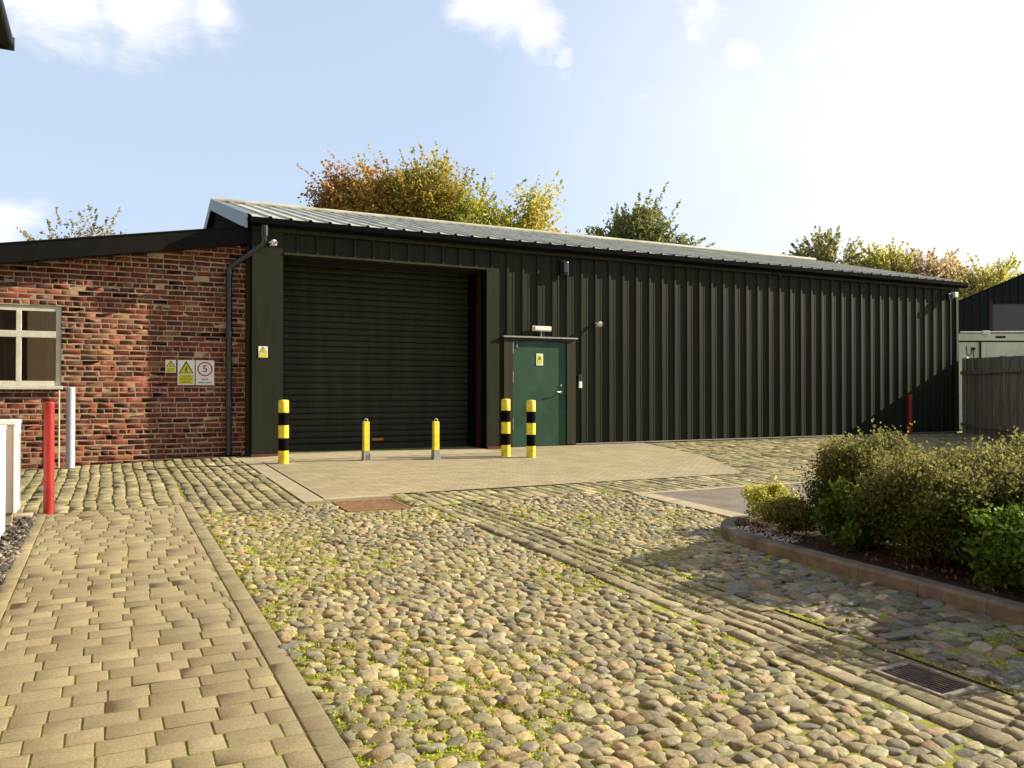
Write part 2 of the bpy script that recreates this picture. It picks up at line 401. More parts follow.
# --- cobbled yard
tan = [(.42, .36, .20), (.38, .33, .18), (.44, .35, .20), (.34, .31, .19), (.29, .275, .20), (.40, .37, .25), (.38, .29, .17), (.25, .24, .19), (.34, .31, .17), (.41, .37, .22), (.36, .35, .22)]
shade_brown = [(.27, .20, .14), (.18, .17, .145), (.29, .21, .145), (.24, .22, .16), (.15, .14, .12), (.21, .21, .19), (.29, .26, .18)]  # browner, greyer stones, also coloured darker where the bushes' shadow falls
tan = [(c[0] * 1.03, c[1] * .99, c[2] * .97) for c in tan]
grate_c = (3.48, 2.6)
def cobble_zone(X0, X1, Y0, Y1, pal, s0, ex=None, tilt=0., big=0):
    y = Y0
    while y < Y1:
        rowh = s0 * random.uniform(.85, 1.1); x = X0 - random.uniform(0, .1); pX = random.uniform(0, 6)
        while x < X1:
            w = s0 * random.choice((.8, .92, 1., 1.1, 1.22, 1.4)) * random.uniform(.92, 1.08)
            cx = x + w / 2; cy = y + rowh / 2 + tilt * (cx - X0) + .02 * math.sin(cx * 3 + y * 2.3) + random.gauss(0, .006)
            if X0 + .012 < cx < X1 - .02 and cy < Y1 + .05 and not (ex and ex(cx, cy)):
                r_ = 1.0 if random.random() > .06 else 1.22
                c = jit(random.choice(pal), .18, .03)
                COB.append((cx, cy, float(gz(cx, cy)) - .006 + random.gauss(0, .004), w / 2 * 1.01 * r_, rowh / 2 * 1.0 * r_, random.uniform(.015, .022), random.gauss(0, .22), random.gauss(0, .12), .026 + random.gauss(0, .13), random.uniform(2.4, 4.5), *c))
            x += w
        y += rowh
def planter_out(inset):
    pts = []
    # left kerb, rounded far end, right kerb
    L, Rr = 4.74 + inset, 6.45 - inset; top = 6.0 - inset
    pts.append((L, -2.0)); pts.append((L, 5.0))
    for k in range(1, 9):
        a = math.pi - k / 8 * math.pi / 2; pts.append((5.42 + (5.42 - L) * math.cos(a), 5.1 + (top - 5.1) * math.sin(a)))
    for k in range(1, 9):
        a = math.pi / 2 - k / 8 * math.pi / 2; pts.append((5.7 + (Rr - 5.7) * math.cos(a), 5.1 + (top - 5.1) * math.sin(a)))
    pts.append((Rr, -2.0)); return pts
PO_ = planter_out(-.03)
COB = []
sheet('cobble_bed', [(.83, -2), (3.06, -2), (3.06, 8.15), (2.1, 8.9), (.83, 8.9)], 'earth', -.001)
sheet('cobble_bed', [(3.67, -2), (5.6, -2), (5.6, 8.3), (3.67, 8.2)], 'earth', -.001)
sheet('channel_bed', [(3.062, -2), (3.668, -2), (3.668, 8.15), (3.062, 8.15)], 'dirt', -.009)
ex_cover = lambda x, y: (2.13 < x < 2.93 and y > 8.08) or (y > 8.70) or (x > .8 and x < 1.9 and y > 8.72)
def ex_mid(x, y):
    return (x > 5.56 and y > 5.8) or inpoly(x, y, PO_) or (x > 5.0 and y < 5)
cobble_zone(.83, 3.06, -1.0, 8.9, tan, .076, ex_cover, .02)
cobble_zone(3.665, 5.62, 5.0, 8.3, tan, .082, ex_mid, .0)
cobble_zone(3.665, 5.62, 4.4, 5.0, tan + shade_brown, .092, ex_mid, .0)
cobble_zone(3.665, 5.2, -1.0, 4.4, shade_brown + tan[3:6], .108, ex_mid, .0)
tag(pebbles('cobbled_yard', COB, 'cobble'), kind='structure')
# --- drainage channel: four courses of long worn setts
it = []
for k, (x0, w) in enumerate(((3.08, .14), (3.225, .10), (3.33, .09), (3.425, .10), (3.53, .13))):
    y = -1.0 + random.uniform(-.3, 0)
    while y < 8.15:
        l = random.uniform(.11, .27); cx = x0 + w / 2
        if cx > 3.3:
            if y < 2.38 < y + l: l = 2.375 - y
            if 2.37 <= y < 2.82: y = 2.825
        cy = y + l / 2
        if l > .06:
            dz = -.008 if k in (1, 2, 3) else -.003
            it.append((cx + .02 * math.sin(cy * 1.3), cy, float(gz(cx, cy)) - .035 + dz + random.gauss(0, .004), w / 2 - random.uniform(.003, .010), l / 2 - .006, .045, random.gauss(0, .06), random.gauss(0, .03), .026 + random.gauss(0, .02), .016, *jit((.33, .285, .18), .2, .03)))
        y += l
tag(blocks('drainage_channel', it, 'sett', smooth=True, wob=.006), kind='structure')

# --- moss and grass in the joints
def nz(x, y): return math.sin(x * 2.1 + 1.3 * math.sin(y * 1.7)) + math.sin(y * 2.9 + x * 1.1 + 2) + .7 * math.sin(x * 6.3 - y * 4.7)
P = []; C = []
for _ in range(260000):
    x = random.uniform(.84, 5.6); y = random.uniform(2.0, 8.9)
    q = nz(x, y) - .15 + (1.3 if x < 1.9 else 0) * (1 - (x - .84) / 1.2) - (1.6 if x > 3.7 and y < 5 else 0) + random.gauss(0, .5)
    if q > .35 and not ex_mid(x, y) and not (3.05 < x < 3.68 and (random.random() < .9 or 2.3 < y < 2.9)) and not (2.15 < x < 2.9 and y > 8.1):
        P.append((x, y, float(gz(x, y)) + random.uniform(-.003, .010))); C.append(jit((.42, .47, .05), .2, .1))
leaves_o = leaves('moss_tufts', np.array(P), rng.uniform(.009, .021, len(P)), np.array(C), 'leaf', aspect=.7, up=-.1)
tag(leaves_o, 'bright green moss growing in the joints of the cobbles', 'moss', kind='stuff')

# --- dark stone chips beside the path
it = []
for _ in range(5200):
    x = random.uniform(-1.33, -.63); y = random.uniform(3.5, 9.55); s = random.uniform(.012, .032)
    it.append((x, y, float(gz(x, y)) - .02 + random.uniform(0, .03), s, s * random.uniform(.6, .95), s * random.uniform(.5, .8), random.uniform(0, 3), random.gauss(0, .3), random.gauss(0, .3), random.uniform(3, 7), *jit(random.choice([(.10, .085, .08), (.18, .15, .13), (.06, .055, .055), (.13, .10, .09), (.3, .27, .22)]), .2)))
tag(pebbles('stone_chips', it, 'stonechip'), 'dark loose stone chips beside the block path', 'gravel', kind='stuff')
e = MB(); e.box(-.98, -.66, 9.3, 9.5, float(gz(-.8, 9.4)) - .04, float(gz(-.8, 9.4)) + .05, .012).box(-1.3, -1.0, 9.2, 9.45, float(gz(-1.1, 9.4)) - .04, float(gz(-1.1, 9.4)) + .035, .012)
tag(e.build('edge_kerb', 'edging'), kind='structure')

# ------------------------------------------------------------------ drain cover and grate
t = thing('drain_cover', 'rust brown slotted drain cover at the front edge of the apron', 'drain cover', (2.53, 8.48, float(gz(2.53, 8.48)) - .008))
fr = MB()
for a in ((-.34, .34, -.33, -.29), (-.34, .34, .29, .33), (-.34, -.30, -.288, .288), (.30, .34, -.288, .288)): fr.box(*a, -.03, .018, .003)
fr.build('frame', 'rustgrate', t)
fr = MB()
for k in range(14): fr.box(-.298, .298, -.28 + k * .0405, -.28 + k * .0405 + .028, -.02, .014)
for k in range(5): fr.box(-.29 + k * .138, -.29 + k * .138 + .024, -.286, .286, -.022, .011)
fr.build('slotted_plate', 'rustgrate', t)
t.rotation_euler = (R(1.5), 0, 0)
t = thing('gully_grate', 'square iron gully grate with parallel bars set among the cobbles', 'drain grate', (3.475, 2.6, float(gz(3.47, 2.6)) - .010))
t.rotation_euler = (R(1.5), 0, R(2)); t.scale = (.84, .90, 1)
fr = MB()
for a in ((-.165, .165, -.21, -.18), (-.165, .165, .18, .21), (-.165, -.138, -.178, .178), (.138, .165, -.178, .178)): fr.box(*a, -.04, .016, .004)
fr.build('frame', 'paleiron', t)
fr = MB()
for k in range(9): fr.box(-.132 + k * .0306, -.132 + k * .0306 + .0115, -.176, .176, -.03, .012, .002)
fr.build('bars', 'iron', t)
fr = MB(); fr.box(-.137, .137, -.177, .177, -.05, -.034); fr.build('sump', 'dark', t)

# ------------------------------------------------------------------ planter
o_ = planter_out(0); i_ = planter_out(.13)
def dens(p):
    r = [p[0]]
    for a, b in zip(p, p[1:]):
        n = max(1, int(math.dist(a, b) / .45))
        for k in range(1, n + 1): r.append((a[0] + (b[0] - a[0]) * k / n, a[1] + (b[1] - a[1]) * k / n))
    return r
k_ = MB(); vs = []
od = []; idn = []
for (a, b), (c, d) in zip(zip(o_, o_[1:]), zip(i_, i_[1:])):
    n = max(1, int(math.dist(a, b) / .45))
    for k in range(n):
        t0 = k / n; od.append((a[0] + (b[0] - a[0]) * t0, a[1] + (b[1] - a[1]) * t0)); idn.append((c[0] + (d[0] - c[0]) * t0, c[1] + (d[1] - c[1]) * t0))
od.append(o_[-1]); idn.append(i_[-1])
H = .10
for p, q in zip(od, idn):
    z = float(gz(*p)); w = Vector((q[0] - p[0], q[1] - p[1])) * .12
    vs += [(p[0], p[1], z - .05), (p[0], p[1], z + H - .02), (p[0] + w.x, p[1] + w.y, z + H), (q[0] - w.x, q[1] - w.y, z + H), (q[0], q[1], z + H - .02), (q[0], q[1], z - .03)]
n = len(od)
for i in range(n - 1):
    A_ = [Vector(v) for v in vs[i * 6:i * 6 + 6]]; B_ = [Vector(v) for v in vs[i * 6 + 6:i * 6 + 12]]
    L_ = (B_[1] - A_[1]).length; g0 = .0015 / L_ if i % 2 == 0 or L_ > .4 else 0; g1 = .0015 / L_ if i % 2 == 1 or L_ > .4 else 0
    AA = [a.lerp(b, g0) for a, b in zip(A_, B_)]; BB = [b.lerp(a, g1) for a, b in zip(A_, B_)]
    k_.add(AA + BB, [(j, 6 + j, 7 + j, j + 1) for j in range(5)] + [(0, 1, 2, 3, 4, 5), (11, 10, 9, 8, 7, 6)])
tp = thing('planter', 'long rounded stone kerbed planting bed full of shrubs beside the cobbles', 'planter', (5.6, 3, 0))
o = k_.build('kerb', 'kerb', tp); o.matrix_parent_inverse = tp.matrix_world.inverted() if False else o.matrix_parent_inverse; o.location = (-5.6, -3, 0)
s_ = MB(); gx = [4.87 + i * .145 for i in range(11)]; gy = [-2 + i * .2 for i in range(39)]
vsx = [(x, y, float(gz(x, y)) + .075 + .03 * math.sin(x * 5) * math.sin(y * 3.3)) for y in gy for x in gx]
ok = lambda x, y: inpoly(x, y, planter_out(.1)) 
s_.add(vsx, [f for f in [(j * 11 + i, j * 11 + i + 1, (j + 1) * 11 + i + 1, (j + 1) * 11 + i) for j in range(38) for i in range(10)] if all(ok(vsx[k][0], vsx[k][1]) or vsx[k][1] < -1.9 for k in f)], True)
o = s_.build('soil', 'soil', tp); o.location = (-5.6, -3, 0)
s2 = MB(); pi = planter_out(.12); s2.add([(x, y, float(gz(x, y)) + .06) for x, y in pi], [tuple(range(len(pi)))[::-1]]); o = s2.build('soil_bed', 'soil', tp); o.location = (-5.6, -3, 0)
P = []; C = []
for _ in range(2600):
    x = random.uniform(4.9, 6.3); y = random.uniform(1, 5.9)
    if ok(x, y): P.append((x, y, float(gz(x, y)) + random.uniform(.09, .12))); C.append(jit(random.choice([(.22, .08, .05), (.14, .07, .04), (.3, .16, .1), (.09, .05, .035)]), .2))
tag(leaves('leaf_litter', np.array(P), rng.uniform(.02, .05, len(P)), np.array(C), 'leaf', up=1), 'reddish brown leaf litter and bark on the planter soil', 'leaf litter', kind='stuff')
it = []
for _ in range(320):
    x = random.uniform(4.9, 5.35); y = random.uniform(4.9, 5.6)
    if ok(x, y) and x < 5.0 + .25 * random.random(): it.append((x, y, float(gz(x, y)) + .085, .012, .010, .009, random.uniform(0, 3), 0, 0, 2.6, *jit((.5, .45, .44), .15)))
if it: tag(pebbles('pale_gravel', it, 'stonechip'), 'pale gravel scattered at the tip of the planter', 'gravel', kind='stuff')

def shrub(name, label, cat, x, y, w, h, cols, leaf, n, mat='leaf', z0=.09, stems=9, top=None, bare=.18, sprays=0, group=None, open_=.5, d=None):
    z = float(gz(x, y)) + z0; t = thing(name, label, cat, (x, y, z), 0, group); d = d or w
    st = MB(); tips = []
    for k in range(stems):
        a = random.uniform(0, 6.28); r = w / 2 * random.uniform(.2, .8)
        p3 = Vector((r * math.cos(a), r * math.sin(a) * d / w, h * random.uniform(.6, .9)))
        p1 = Vector((.03 * math.cos(a), .03 * math.sin(a), 0)); p2 = p3 * .45 + Vector((0, 0, h * .1))
        st.tube([p1, p2, p3], [.010, .007, .003], 5); tips.append(p3)
        for q in range(3):
            b = p2.lerp(p3, random.random()); e2 = b + Vector((random.gauss(0, w * .14), random.gauss(0, w * .14), random.uniform(.05, .2) * h)); st.tube([b, e2], [.004, .002], 4)
    st.build('stem', 'bark', t)
    nc = max(30, n // 28); CC = []
    while len(CC) < nc:
        v = np.array([random.gauss(0, 1), random.gauss(0, 1), random.gauss(0, 1)]); v /= (np.abs(v) ** 2.8).sum() ** (1 / 2.8); rr = random.random() ** .35
        f = 1 + .16 * math.sin(v[0] * 5 + x) + .14 * math.sin(v[1] * 6 + v[2] * 4 + y)
        v = v * rr * f
        zz = bare * h + (v[2] + 1) / 2 * (1 - bare) * h
        taper = .7 + .3 * min(1, max(0, (v[2] + 1) / .9))
        CC.append((v[0] * w / 2 * taper, v[1] * d / 2 * taper, zz))
    CC = np.array(CC); id_ = rng.integers(0, nc, n); P = CC[id_] + rng.normal(0, 1, (n, 3)) * np.array([w, d, h]) * .052
    P[:, 2] = np.maximum(P[:, 2], .01)
    cols = np.array(cols); cc = cols[rng.integers(0, len(cols), nc)][id_] * .6 + cols[rng.integers(0, len(cols), n)] * .4
    if top is not None:
        k = np.clip((P[:, 2] / h - .55) * 2.2, 0, 1)[:, None] * rng.uniform(.2, 1, (n, 1)); cc = cc * (1 - k) + np.array(top) * k
    cc = cc * rng.normal(1, .17, (n, 1)).clip(.5, 1.6)
    if sprays:
        Q = []; 
        for _ in range(sprays):
            b = CC[rng.integers(0, nc)]; dd = np.array([b[0] * .5, b[1] * .5, h * random.uniform(.2, .6)]); dd = dd / np.linalg.norm(dd) * random.uniform(.08, .2)
            for k in range(14): Q.append(b * 1.0 + np.array([0, 0, .04]) + dd * (k / 13) + rng.normal(0, .008, 3))
        Q = np.array(Q); P = np.vstack([P, Q]); cc = np.vstack([cc, np.tile(np.array(top if top is not None else cols[0]), (len(Q), 1)) * rng.normal(1, .15, (len(Q), 1))])
    leaves('foliage', P, rng.uniform(.7, 1.3, len(P)) * leaf, np.clip(cc, .005, .9), mat, t, .55, .25)
    return t
SP = [(.085, .12, .022), (.10, .135, .026), (.055, .085, .016), (.13, .13, .03), (.13, .09, .04)]
TOPC = (.30, .28, .09)
shrub('spiraea_bush', 'tall rounded bush with dark base and tan tips, leftmost of the tall bushes', 'bush', 5.66, 4.72, .78, .80, SP, .030, 52000, top=TOPC, sprays=70, bare=.08, group='tall bushes in the planter')
shrub('spiraea_bush', 'tall open bush with bare stems showing at its foot, middle of the planter', 'bush', 5.42, 3.90, .86, .74, SP, .030, 50000, top=TOPC, sprays=60, bare=.12, group='tall bushes in the planter')
shrub('spiraea_bush', 'tall broad bush behind the lower green laurel at the right end', 'bush', 6.15, 3.8, 1.1, .80, SP, .030, 60000, top=TOPC, sprays=70, bare=.08, group='tall bushes in the planter')
shrub('spiraea_bush', 'tall bush beyond the right edge whose shadow crosses the cobbles, nearer the camera', 'bush', 5.75, 2.45, 1.1, .95, SP, .034, 34000, top=TOPC, bare=.05, group='tall bushes in the planter')
shrub('spiraea_bush', 'tall bush beyond the right edge, second nearest the camera in the planter', 'bush', 5.75, 3.05, .6, .85, SP, .031, 11000, top=TOPC, bare=.05, group='tall bushes in the planter') if False else None
GL = [(.05, .11, .012), (.07, .14, .018), (.03, .075, .01), (.12, .2, .03)]
shrub('laurel_shrub', 'glossy bright green low shrub in front of the leftmost tall bush', 'shrub', 5.26, 4.47, .52, .50, GL, .048, 6500, 'glossyleaf', bare=.04, top=(.16, .26, .03))
shrub('laurel_shrub', 'glossy green low shrub against the kerb at the right edge of the photo', 'shrub', 5.36, 3.2, .80, .47, GL, .048, 8500, 'glossyleaf', bare=.04, top=(.16, .26, .03))
shrub('euonymus_shrub', 'small bright yellow variegated shrub at the rounded tip of the planter', 'shrub', 5.45, 5.68, .42, .36, [(.5, .48, .06), (.62, .56, .12), (.25, .33, .04), (.4, .42, .05)], .028, 4200, bare=.05, sprays=3, top=(.65, .6, .12))
shrub('box_shrub', 'low olive green spreading shrub between the yellow shrub and the laurel', 'shrub', 5.30, 5.22, .52, .30, [(.16, .16, .03), (.2, .17, .04), (.10, .12, .025)], .026, 6000, bare=.03, top=(.3, .27, .06))

# ------------------------------------------------------------------ the green shed
SH = thing('shed', 'long dark green ribbed metal shed with a roller shutter and a pitched sheet roof', 'shed', (11, 14, .36))
def part(mb, name, mat, parent=SH):
    o = mb.build(name, mat, parent)
    if parent is SH: o.location = (-11, -14, -.36)
    return o
PITCH = .333
def rib_profile(a, b, start, pitch=PITCH, dep=.036):
    pts = [(a, 0)]
    k = math.ceil((a - start) / pitch); x = start + k * pitch
    while x + pitch < b + 1e-6 or x < b:
        for dx, o in ((0, 0), (.018, dep), (.058, dep), (.076, 0), (.155, 0), (.163, .004), (.178, .004), (.186, 0), (.235, 0), (.243, .004), (.258, .004), (.266, 0)):
            if a < x + dx < b: pts.append((x + dx, o))
        x += pitch
    pts.append((b, 0)); return pts
def ribs(mb, prof, f0, f1):
    """prof (s,o) -> f0(s,o), f1(s,o) give the lower and the upper point"""
    n = len(prof); mb.add([f0(*p) for p in prof] + [f1(*p) for p in prof], [(i, i + 1, n + i + 1, n + i) for i in range(n - 1)]); return mb
WN = 14.10
w_ = MB()
def wall_band(x0, x1, z0, z1): ribs(w_, rib_profile(x0, x1, 2.53), lambda s, o: (s, WN - o, z0), lambda s, o: (s, WN - o, z1))
wall_band(2.655, 6.705, 3.80, 4.13)
wall_band(6.705, 6.80, .41, 4.13)
wall_band(6.80, 8.39, 2.53, 4.13)
wall_band(8.39, 20.06, .415, 4.13)
part(w_, 'front_cladding', 'clad')
for a in ((2.15, 2.50, 14.045, 15.0, .40, 4.13), (2.503, 2.65, 14.052, 14.9, .40, 4.13), (6.44, 6.70, 14.045, 14.9, .41, 3.80)):
    c_ = MB(); c_.box(*a); part(c_, 'jamb_panel', 'clad')
c_ = MB(); c_.box(20.06, 20.14, 14.03, 14.5, .40, 4.13); c_.box(2.14, 20.16, 14.03, 14.062, 4.132, 4.225); c_.box(2.66, 6.43, 14.04, 14.30, 3.765, 3.799)
part(c_, 'trim_flashing', 'trim')
c_ = MB(); c_.box(8.40, 20.05, 14.03, 14.06, .392, .412); part(c_, 'base_drip', 'alu')
for a in ((6.45, 6.86, 14.02, 14.12, .34, .405), (8.36, 9.95, 14.035, 14.12, .335, .39), (2.14, 2.64, 14.02, 14.12, .33, .398), (9.96, 20.1, 14.06, 14.12, .33, .39)):
    c_ = MB(); c_.box(*a); part(c_, 'base_angle', 'rust')
# shutter with curved slats
sh = MB(); z = .375; prof = []
while z < 3.95:
    for t_, o in ((0, -.012), (.010, .014), (.04, .022), (.07, .022), (.098, .014), (.108, -.012)): prof.append((z + t_, o))
    z += .112
nn = len(prof); sh.add([(2.6, 14.97 - o, zz) for zz, o in prof] + [(6.46, 14.97 - o, zz) for zz, o in prof], [(i, nn + i, nn + i + 1, i + 1) for i in range(nn - 1)])
shu = part(sh, 'roller_shutter', 'shutter')
b_ = MB(); b_.box(2.66, 6.40, 14.90, 14.955, .362, .46, .006); bb = b_.build('bottom_rail', 'shutter', shu)
for a in ((6.405, 6.428), (2.655, 2.70)):
    g_ = MB(); g_.box(*a, 14.30, 14.46, .37, 3.76); part(g_, 'shutter_guide', 'darkred')
g_ = MB(); g_.box(6.43, 6.439, 14.07, 14.96, .37, 3.764); part(g_, 'reveal_shade_sheet', 'matte')  # thin black sheet added to paint the shade inside the shutter recess
g_ = MB(); g_.box(2.66, 6.42, 14.4, 15.4, 3.765, 4.1); part(g_, 'shutter_box', 'dark')
# personnel door set in a frame
fr = MB(); fr.box(6.80, 6.985, 14.03, 14.28, .40, 2.44).box(8.19, 8.385, 14.03, 14.28, .40, 2.44).box(6.80, 8.385, 14.03, 14.28, 2.44, 2.49)
part(fr, 'door_frame', 'trim')
fr = MB(); fr.box(6.77, 8.42, 13.99, 14.12, 2.492, 2.52); part(fr, 'door_hood', 'alu')
d_ = MB(); d_.box(6.99, 8.186, 14.068, 14.128, .375, 2.436, .004); dr = part(d_, 'personnel_door', 'door')
h_ = MB(); h_.tube([(8.06, 14.063, 1.44), (8.06, 14.013, 1.44), (7.93, 14.008, 1.44)], .011, 8); h_.tube([(8.06, 14.068, 1.44), (8.06, 14.056, 1.44)], .03, 14); h_.build('door_handle', 'steel', dr)
h_ = MB(); h_.tube([(8.065, 14.068, 1.57), (8.065, 14.053, 1.57)], .022, 12); h_.build('lock', 'steel', dr)
for zz in (2.18, 1.62, .72):
    h_ = MB(); h_.tube([(6.995, 14.050, zz), (6.995, 14.050, zz + .10)], .011, 8).tube([(6.995, 14.050, zz + .11), (6.995, 14.050, zz + .22)], .011, 8); h_.build('hinge', 'steel', dr)
h_ = MB(); h_.box(7.08, 7.10, 14.056, 14.068, 2.30, 2.37); h_.build('closer_bracket', 'alu', dr)
# gable, roof
RU, RN, RZ = 2.05, 19.05, 5.66; EN, EZ = 13.98, 4.35; SL = (RZ - EZ) / (RN - EN)
zr = lambda n_: RZ - abs(n_ - RN) * SL
w_ = MB(); pr = rib_profile(14.1, 24.0, 14.2, .2, .02); pr = sorted(set(pr + [(RN, 0)]))
ribs(w_, pr, lambda s, o: (2.17 - o, s, .3), lambda s, o: (2.17 - o, s, zr(s) - .03)); part(w_, 'gable_cladding', 'clad')
w_ = MB(); w_.quad((2.17, 24, .3), (20.1, 24, .3), (20.1, 24, zr(24)), (2.17, 24, zr(24)))
w_.quad((20.1, 24, .3), (20.1, 14.1, .3), (20.1, 14.1, zr(14.1)), (20.1, RN, RZ - .02), (20.1, 24, zr(24))); part(w_, 'rear_walls', 'clad')
rf = MB(); pr = []
x = RU
while x < 20.3:
    for dx, o in ((0, 0), (.02, .032), (.055, .032), (.075, 0)): pr.append((x + dx, o))
    x += PITCH
pr.append((20.32, 0))
ribs(rf, pr, lambda s, o: (s, EN - .06, EZ - .015 + o), lambda s, o: (s, RN, RZ + o))
ribs(rf, pr[::-1], lambda s, o: (s, 24.2, zr(24.2) + o), lambda s, o: (s, RN, RZ + o)); part(rf, 'roof_sheets', 'roof')
rf = MB(); rf.quad((RU, EN - .06, EZ - .035), (20.32, EN - .06, EZ - .035), (20.32, RN, RZ - .03), (RU, RN, RZ - .03)); part(rf, 'roof_underside', 'dark')
for x in (4.72, 9.05, 13.4, 17.4):
    rl = MB(); pr2 = [p for p in pr if x - .001 < p[0] < x + 1.01]
    na, nb = EN + 1.5, EN + 2.9
    ribs(rl, pr2, lambda s, o: (s, na, zr(na) + o + .006), lambda s, o: (s, nb, zr(nb) + o + .006)); part(rl, 'rooflight', 'rooflight')
v_ = MB(); v_.add([(RU - .03, n_, zr(n_) + d) for n_ in (EN - .08, RN, 24.2) for d in (.045, -.20)], [(0, 1, 3, 2), (2, 3, 5, 4)])
v_.add([(x_, n_, zr(n_) + .046) for n_ in (EN - .08, RN, 24.2) for x_ in (RU - .03, RU + .13)], [(0, 2, 3, 1), (2, 4, 5, 3)]); v_.add([(x_, EN - .08, EZ + d) for x_, d in ((RU - .03, .03), (RU - .03, -.21), (RU + .0, -.21), (RU + .0, .03))], [(0, 1, 2, 3)])
part(v_, 'verge_flashing', 'verge')
v_ = MB(); v_.tube([(RU, RN, RZ + .03), (20.3, RN, RZ + .03)], .06, 8); part(v_, 'ridge_cap', 'roof')
gt = MB(); gt.prism([(13.885, 4.33), (13.89, 4.24), (13.92, 4.195), (13.97, 4.19), (14.01, 4.21), (14.025, 4.33), (14.01, 4.33), (13.995, 4.22), (13.93, 4.21), (13.905, 4.245), (13.90, 4.33)], 0, 2.09, 20.34)
part(gt, 'gutter', 'matte')
dp = MB(); dp.tube([(2.32, 13.9, 4.2), (2.32, 13.9, 3.95), (2.30, 13.92, 3.88), (1.83, 14.24, 3.53), (1.81, 14.255, 3.46), (1.81, 14.255, .38)], .05, 12)
for zz in (3.40, 2.35, 1.2): dp.tube([(1.81, 14.255, zz), (1.81, 14.255, zz + .09)], .062, 12)
dp.tube([(1.81, 14.255, .42), (1.81, 14.20, .36)], .055, 12); dp.tube([(2.32, 13.9, 4.02), (2.32, 13.9, 4.18)], .062, 12)
part(dp, 'downpipe', 'pipe')
for zz in (3.2, 1.9, .8): 
    b_ = MB(); b_.box(1.73, 1.89, 14.30, 14.36, zz, zz + .035); part(b_, 'pipe_bracket', 'pipe')

# ------------------------------------------------------------------ fixtures on the shed
def sign(name, label, x0, x1, z0, z1, N, base='white'):
    t = thing(name, label, 'sign', ((x0 + x1) / 2, N, z0)); b = MB(); b.box(-(x1 - x0) / 2, (x1 - x0) / 2, -.006, 0, 0, z1 - z0, .0015); b.build('plate', base, t); return t, x1 - x0, z1 - z0
def tri(mb, cx, z0, w, h, y, t=.0): mb.prism([(cx - w / 2, z0), (cx + w / 2, z0), (cx, z0 + h)], 1, y - .0015, y)
def hazard(t, w, h, man=False, split=.42):
    b = MB(); tri(b, 0, h * (split + .05), w * .88, h * (.92 - split), -.0065); b.build('triangle_border', 'signblack', t)
    b = MB(); tri(b, 0, h * (split + .075), w * .72, h * (.80 - split), -.0085); b.build('triangle', 'yellowsign', t)
    b = MB(); b.box(-w * .42, w * .42, -.0085, -.0065, h * .04, h * split); b.build('text_panel', 'yellowsign', t)
    b = MB(); y = -.0115
    if man:
        s = h * .0; c = h * (split + .1); u = h * .04
        b.prism([(-u * .5, c + u * 2.6), (u * .5, c + u * 2.6), (u * .6, c + u * 4.6), (-u * .5, c + u * 4.6)], 1, y, y + .002)
        b.prism([(-u * 1.5, c), (-u * .9, c), (u * .2, c + u * 2.6), (-u * .5, c + u * 2.6)], 1, y, y + .002); b.prism([(u * .9, c), (u * 1.5, c), (u * .5, c + u * 2.6), (-u * .1, c + u * 2.6)], 1, y, y + .002)
        b.prism([(-u * 1.5, c + u * 3.1), (-u * 1.4, c + u * 2.7), (u * 1.6, c + u * 3.9), (u * 1.5, c + u * 4.2)], 1, y, y + .002)
        b.prism([(u * .5 * math.cos(a * .785), c + u * 5.2 + u * .5 * math.sin(a * .785)) for a in range(8)], 1, y, y + .002)
    else:
        b.box(-w * .03, w * .03, y, y + .002, h * (split + .17), h * (split + .32)); b.box(-w * .03, w * .03, y, y + .002, h * (split + .11), h * (split + .145))
    b.build('pictogram', 'signblack', t)
BN = 14.345
t, w, h = sign('warning_sign', 'small yellow and white warning sign left of the two larger wall signs', .84, 1.0, 1.75, 1.96, BN); hazard(t, w, h)
for k in range(2): text('lettering', ('DANGER', 'KEEP OUT')[k], 'signblack', t, (0, -.009, h * (.30 - .14 * k)), .022)
t, w, h = sign('warning_sign', 'yellow triangle warning sign with walking figure, middle sign on the brick wall', 1.025, 1.285, 1.55, 1.96, BN); hazard(t, w, h, True)
for k, s in enumerate(('CAUTION', 'PEDESTRIANS', 'CROSSING')): text('lettering', s, 'signblack', t, (0, -.009, h * (.35 - .115 * k)), .032)
t, w, h = sign('speed_limit_sign', 'white 5 mph speed limit sign with red ring, beside the downpipe', 1.30, 1.59, 1.55, 1.96, BN)
b = MB(); R0, R1, cz = .118, .098, h * .65
vs = [(r_ * math.cos(a * math.pi / 24), y_, cz + r_ * math.sin(a * math.pi / 24)) for y_ in (-.0085,) for r_ in (R0, R1) for a in range(48)]
b.add(vs, [(a, (a + 1) % 48, 48 + (a + 1) % 48, 48 + a) for a in range(48)]); b.build('red_ring', 'signred', t)
text('numeral', '5', 'signblack', t, (0, -.009, cz), .16, sx=1.1); text('lettering', 'M.P.H.', 'signblack', t, (0, -.009, h * .23), .045); text('lettering', 'SPEED LIMIT', 'signblack', t, (0, -.009, h * .10), .038)
t, w, h = sign('warning_sign', 'small yellow and white warning sign on the green panel left of the shutter', 2.25, 2.40, 2.01, 2.20, 14.043); hazard(t, w, h)
t, w, h = sign('door_notice', 'small yellow and white notice on the green personnel door', 7.51, 7.66, 1.96, 2.19, 14.066); 
b = MB(); b.box(-w * .33, w * .33, -.0085, -.0065, h * .12, h * .88); b.build('yellow_panel', 'yellowsign', t)
b = MB(); tri(b, 0, h * .5, w * .4, h * .28, -.0095); b.build('pictogram', 'signblack', t)
for k, s in enumerate(('MIND', 'THE STEP')): text('lettering', s, 'signblack', t, (0, -.0095, h * (.36 - .12 * k)), .022) if False else None
t, w, h = sign('sticker', 'small orange strip sticker low on the roller shutter', 4.47, 4.69, .52, .57, 14.93, 'orange'); t['category'] = 'sticker'
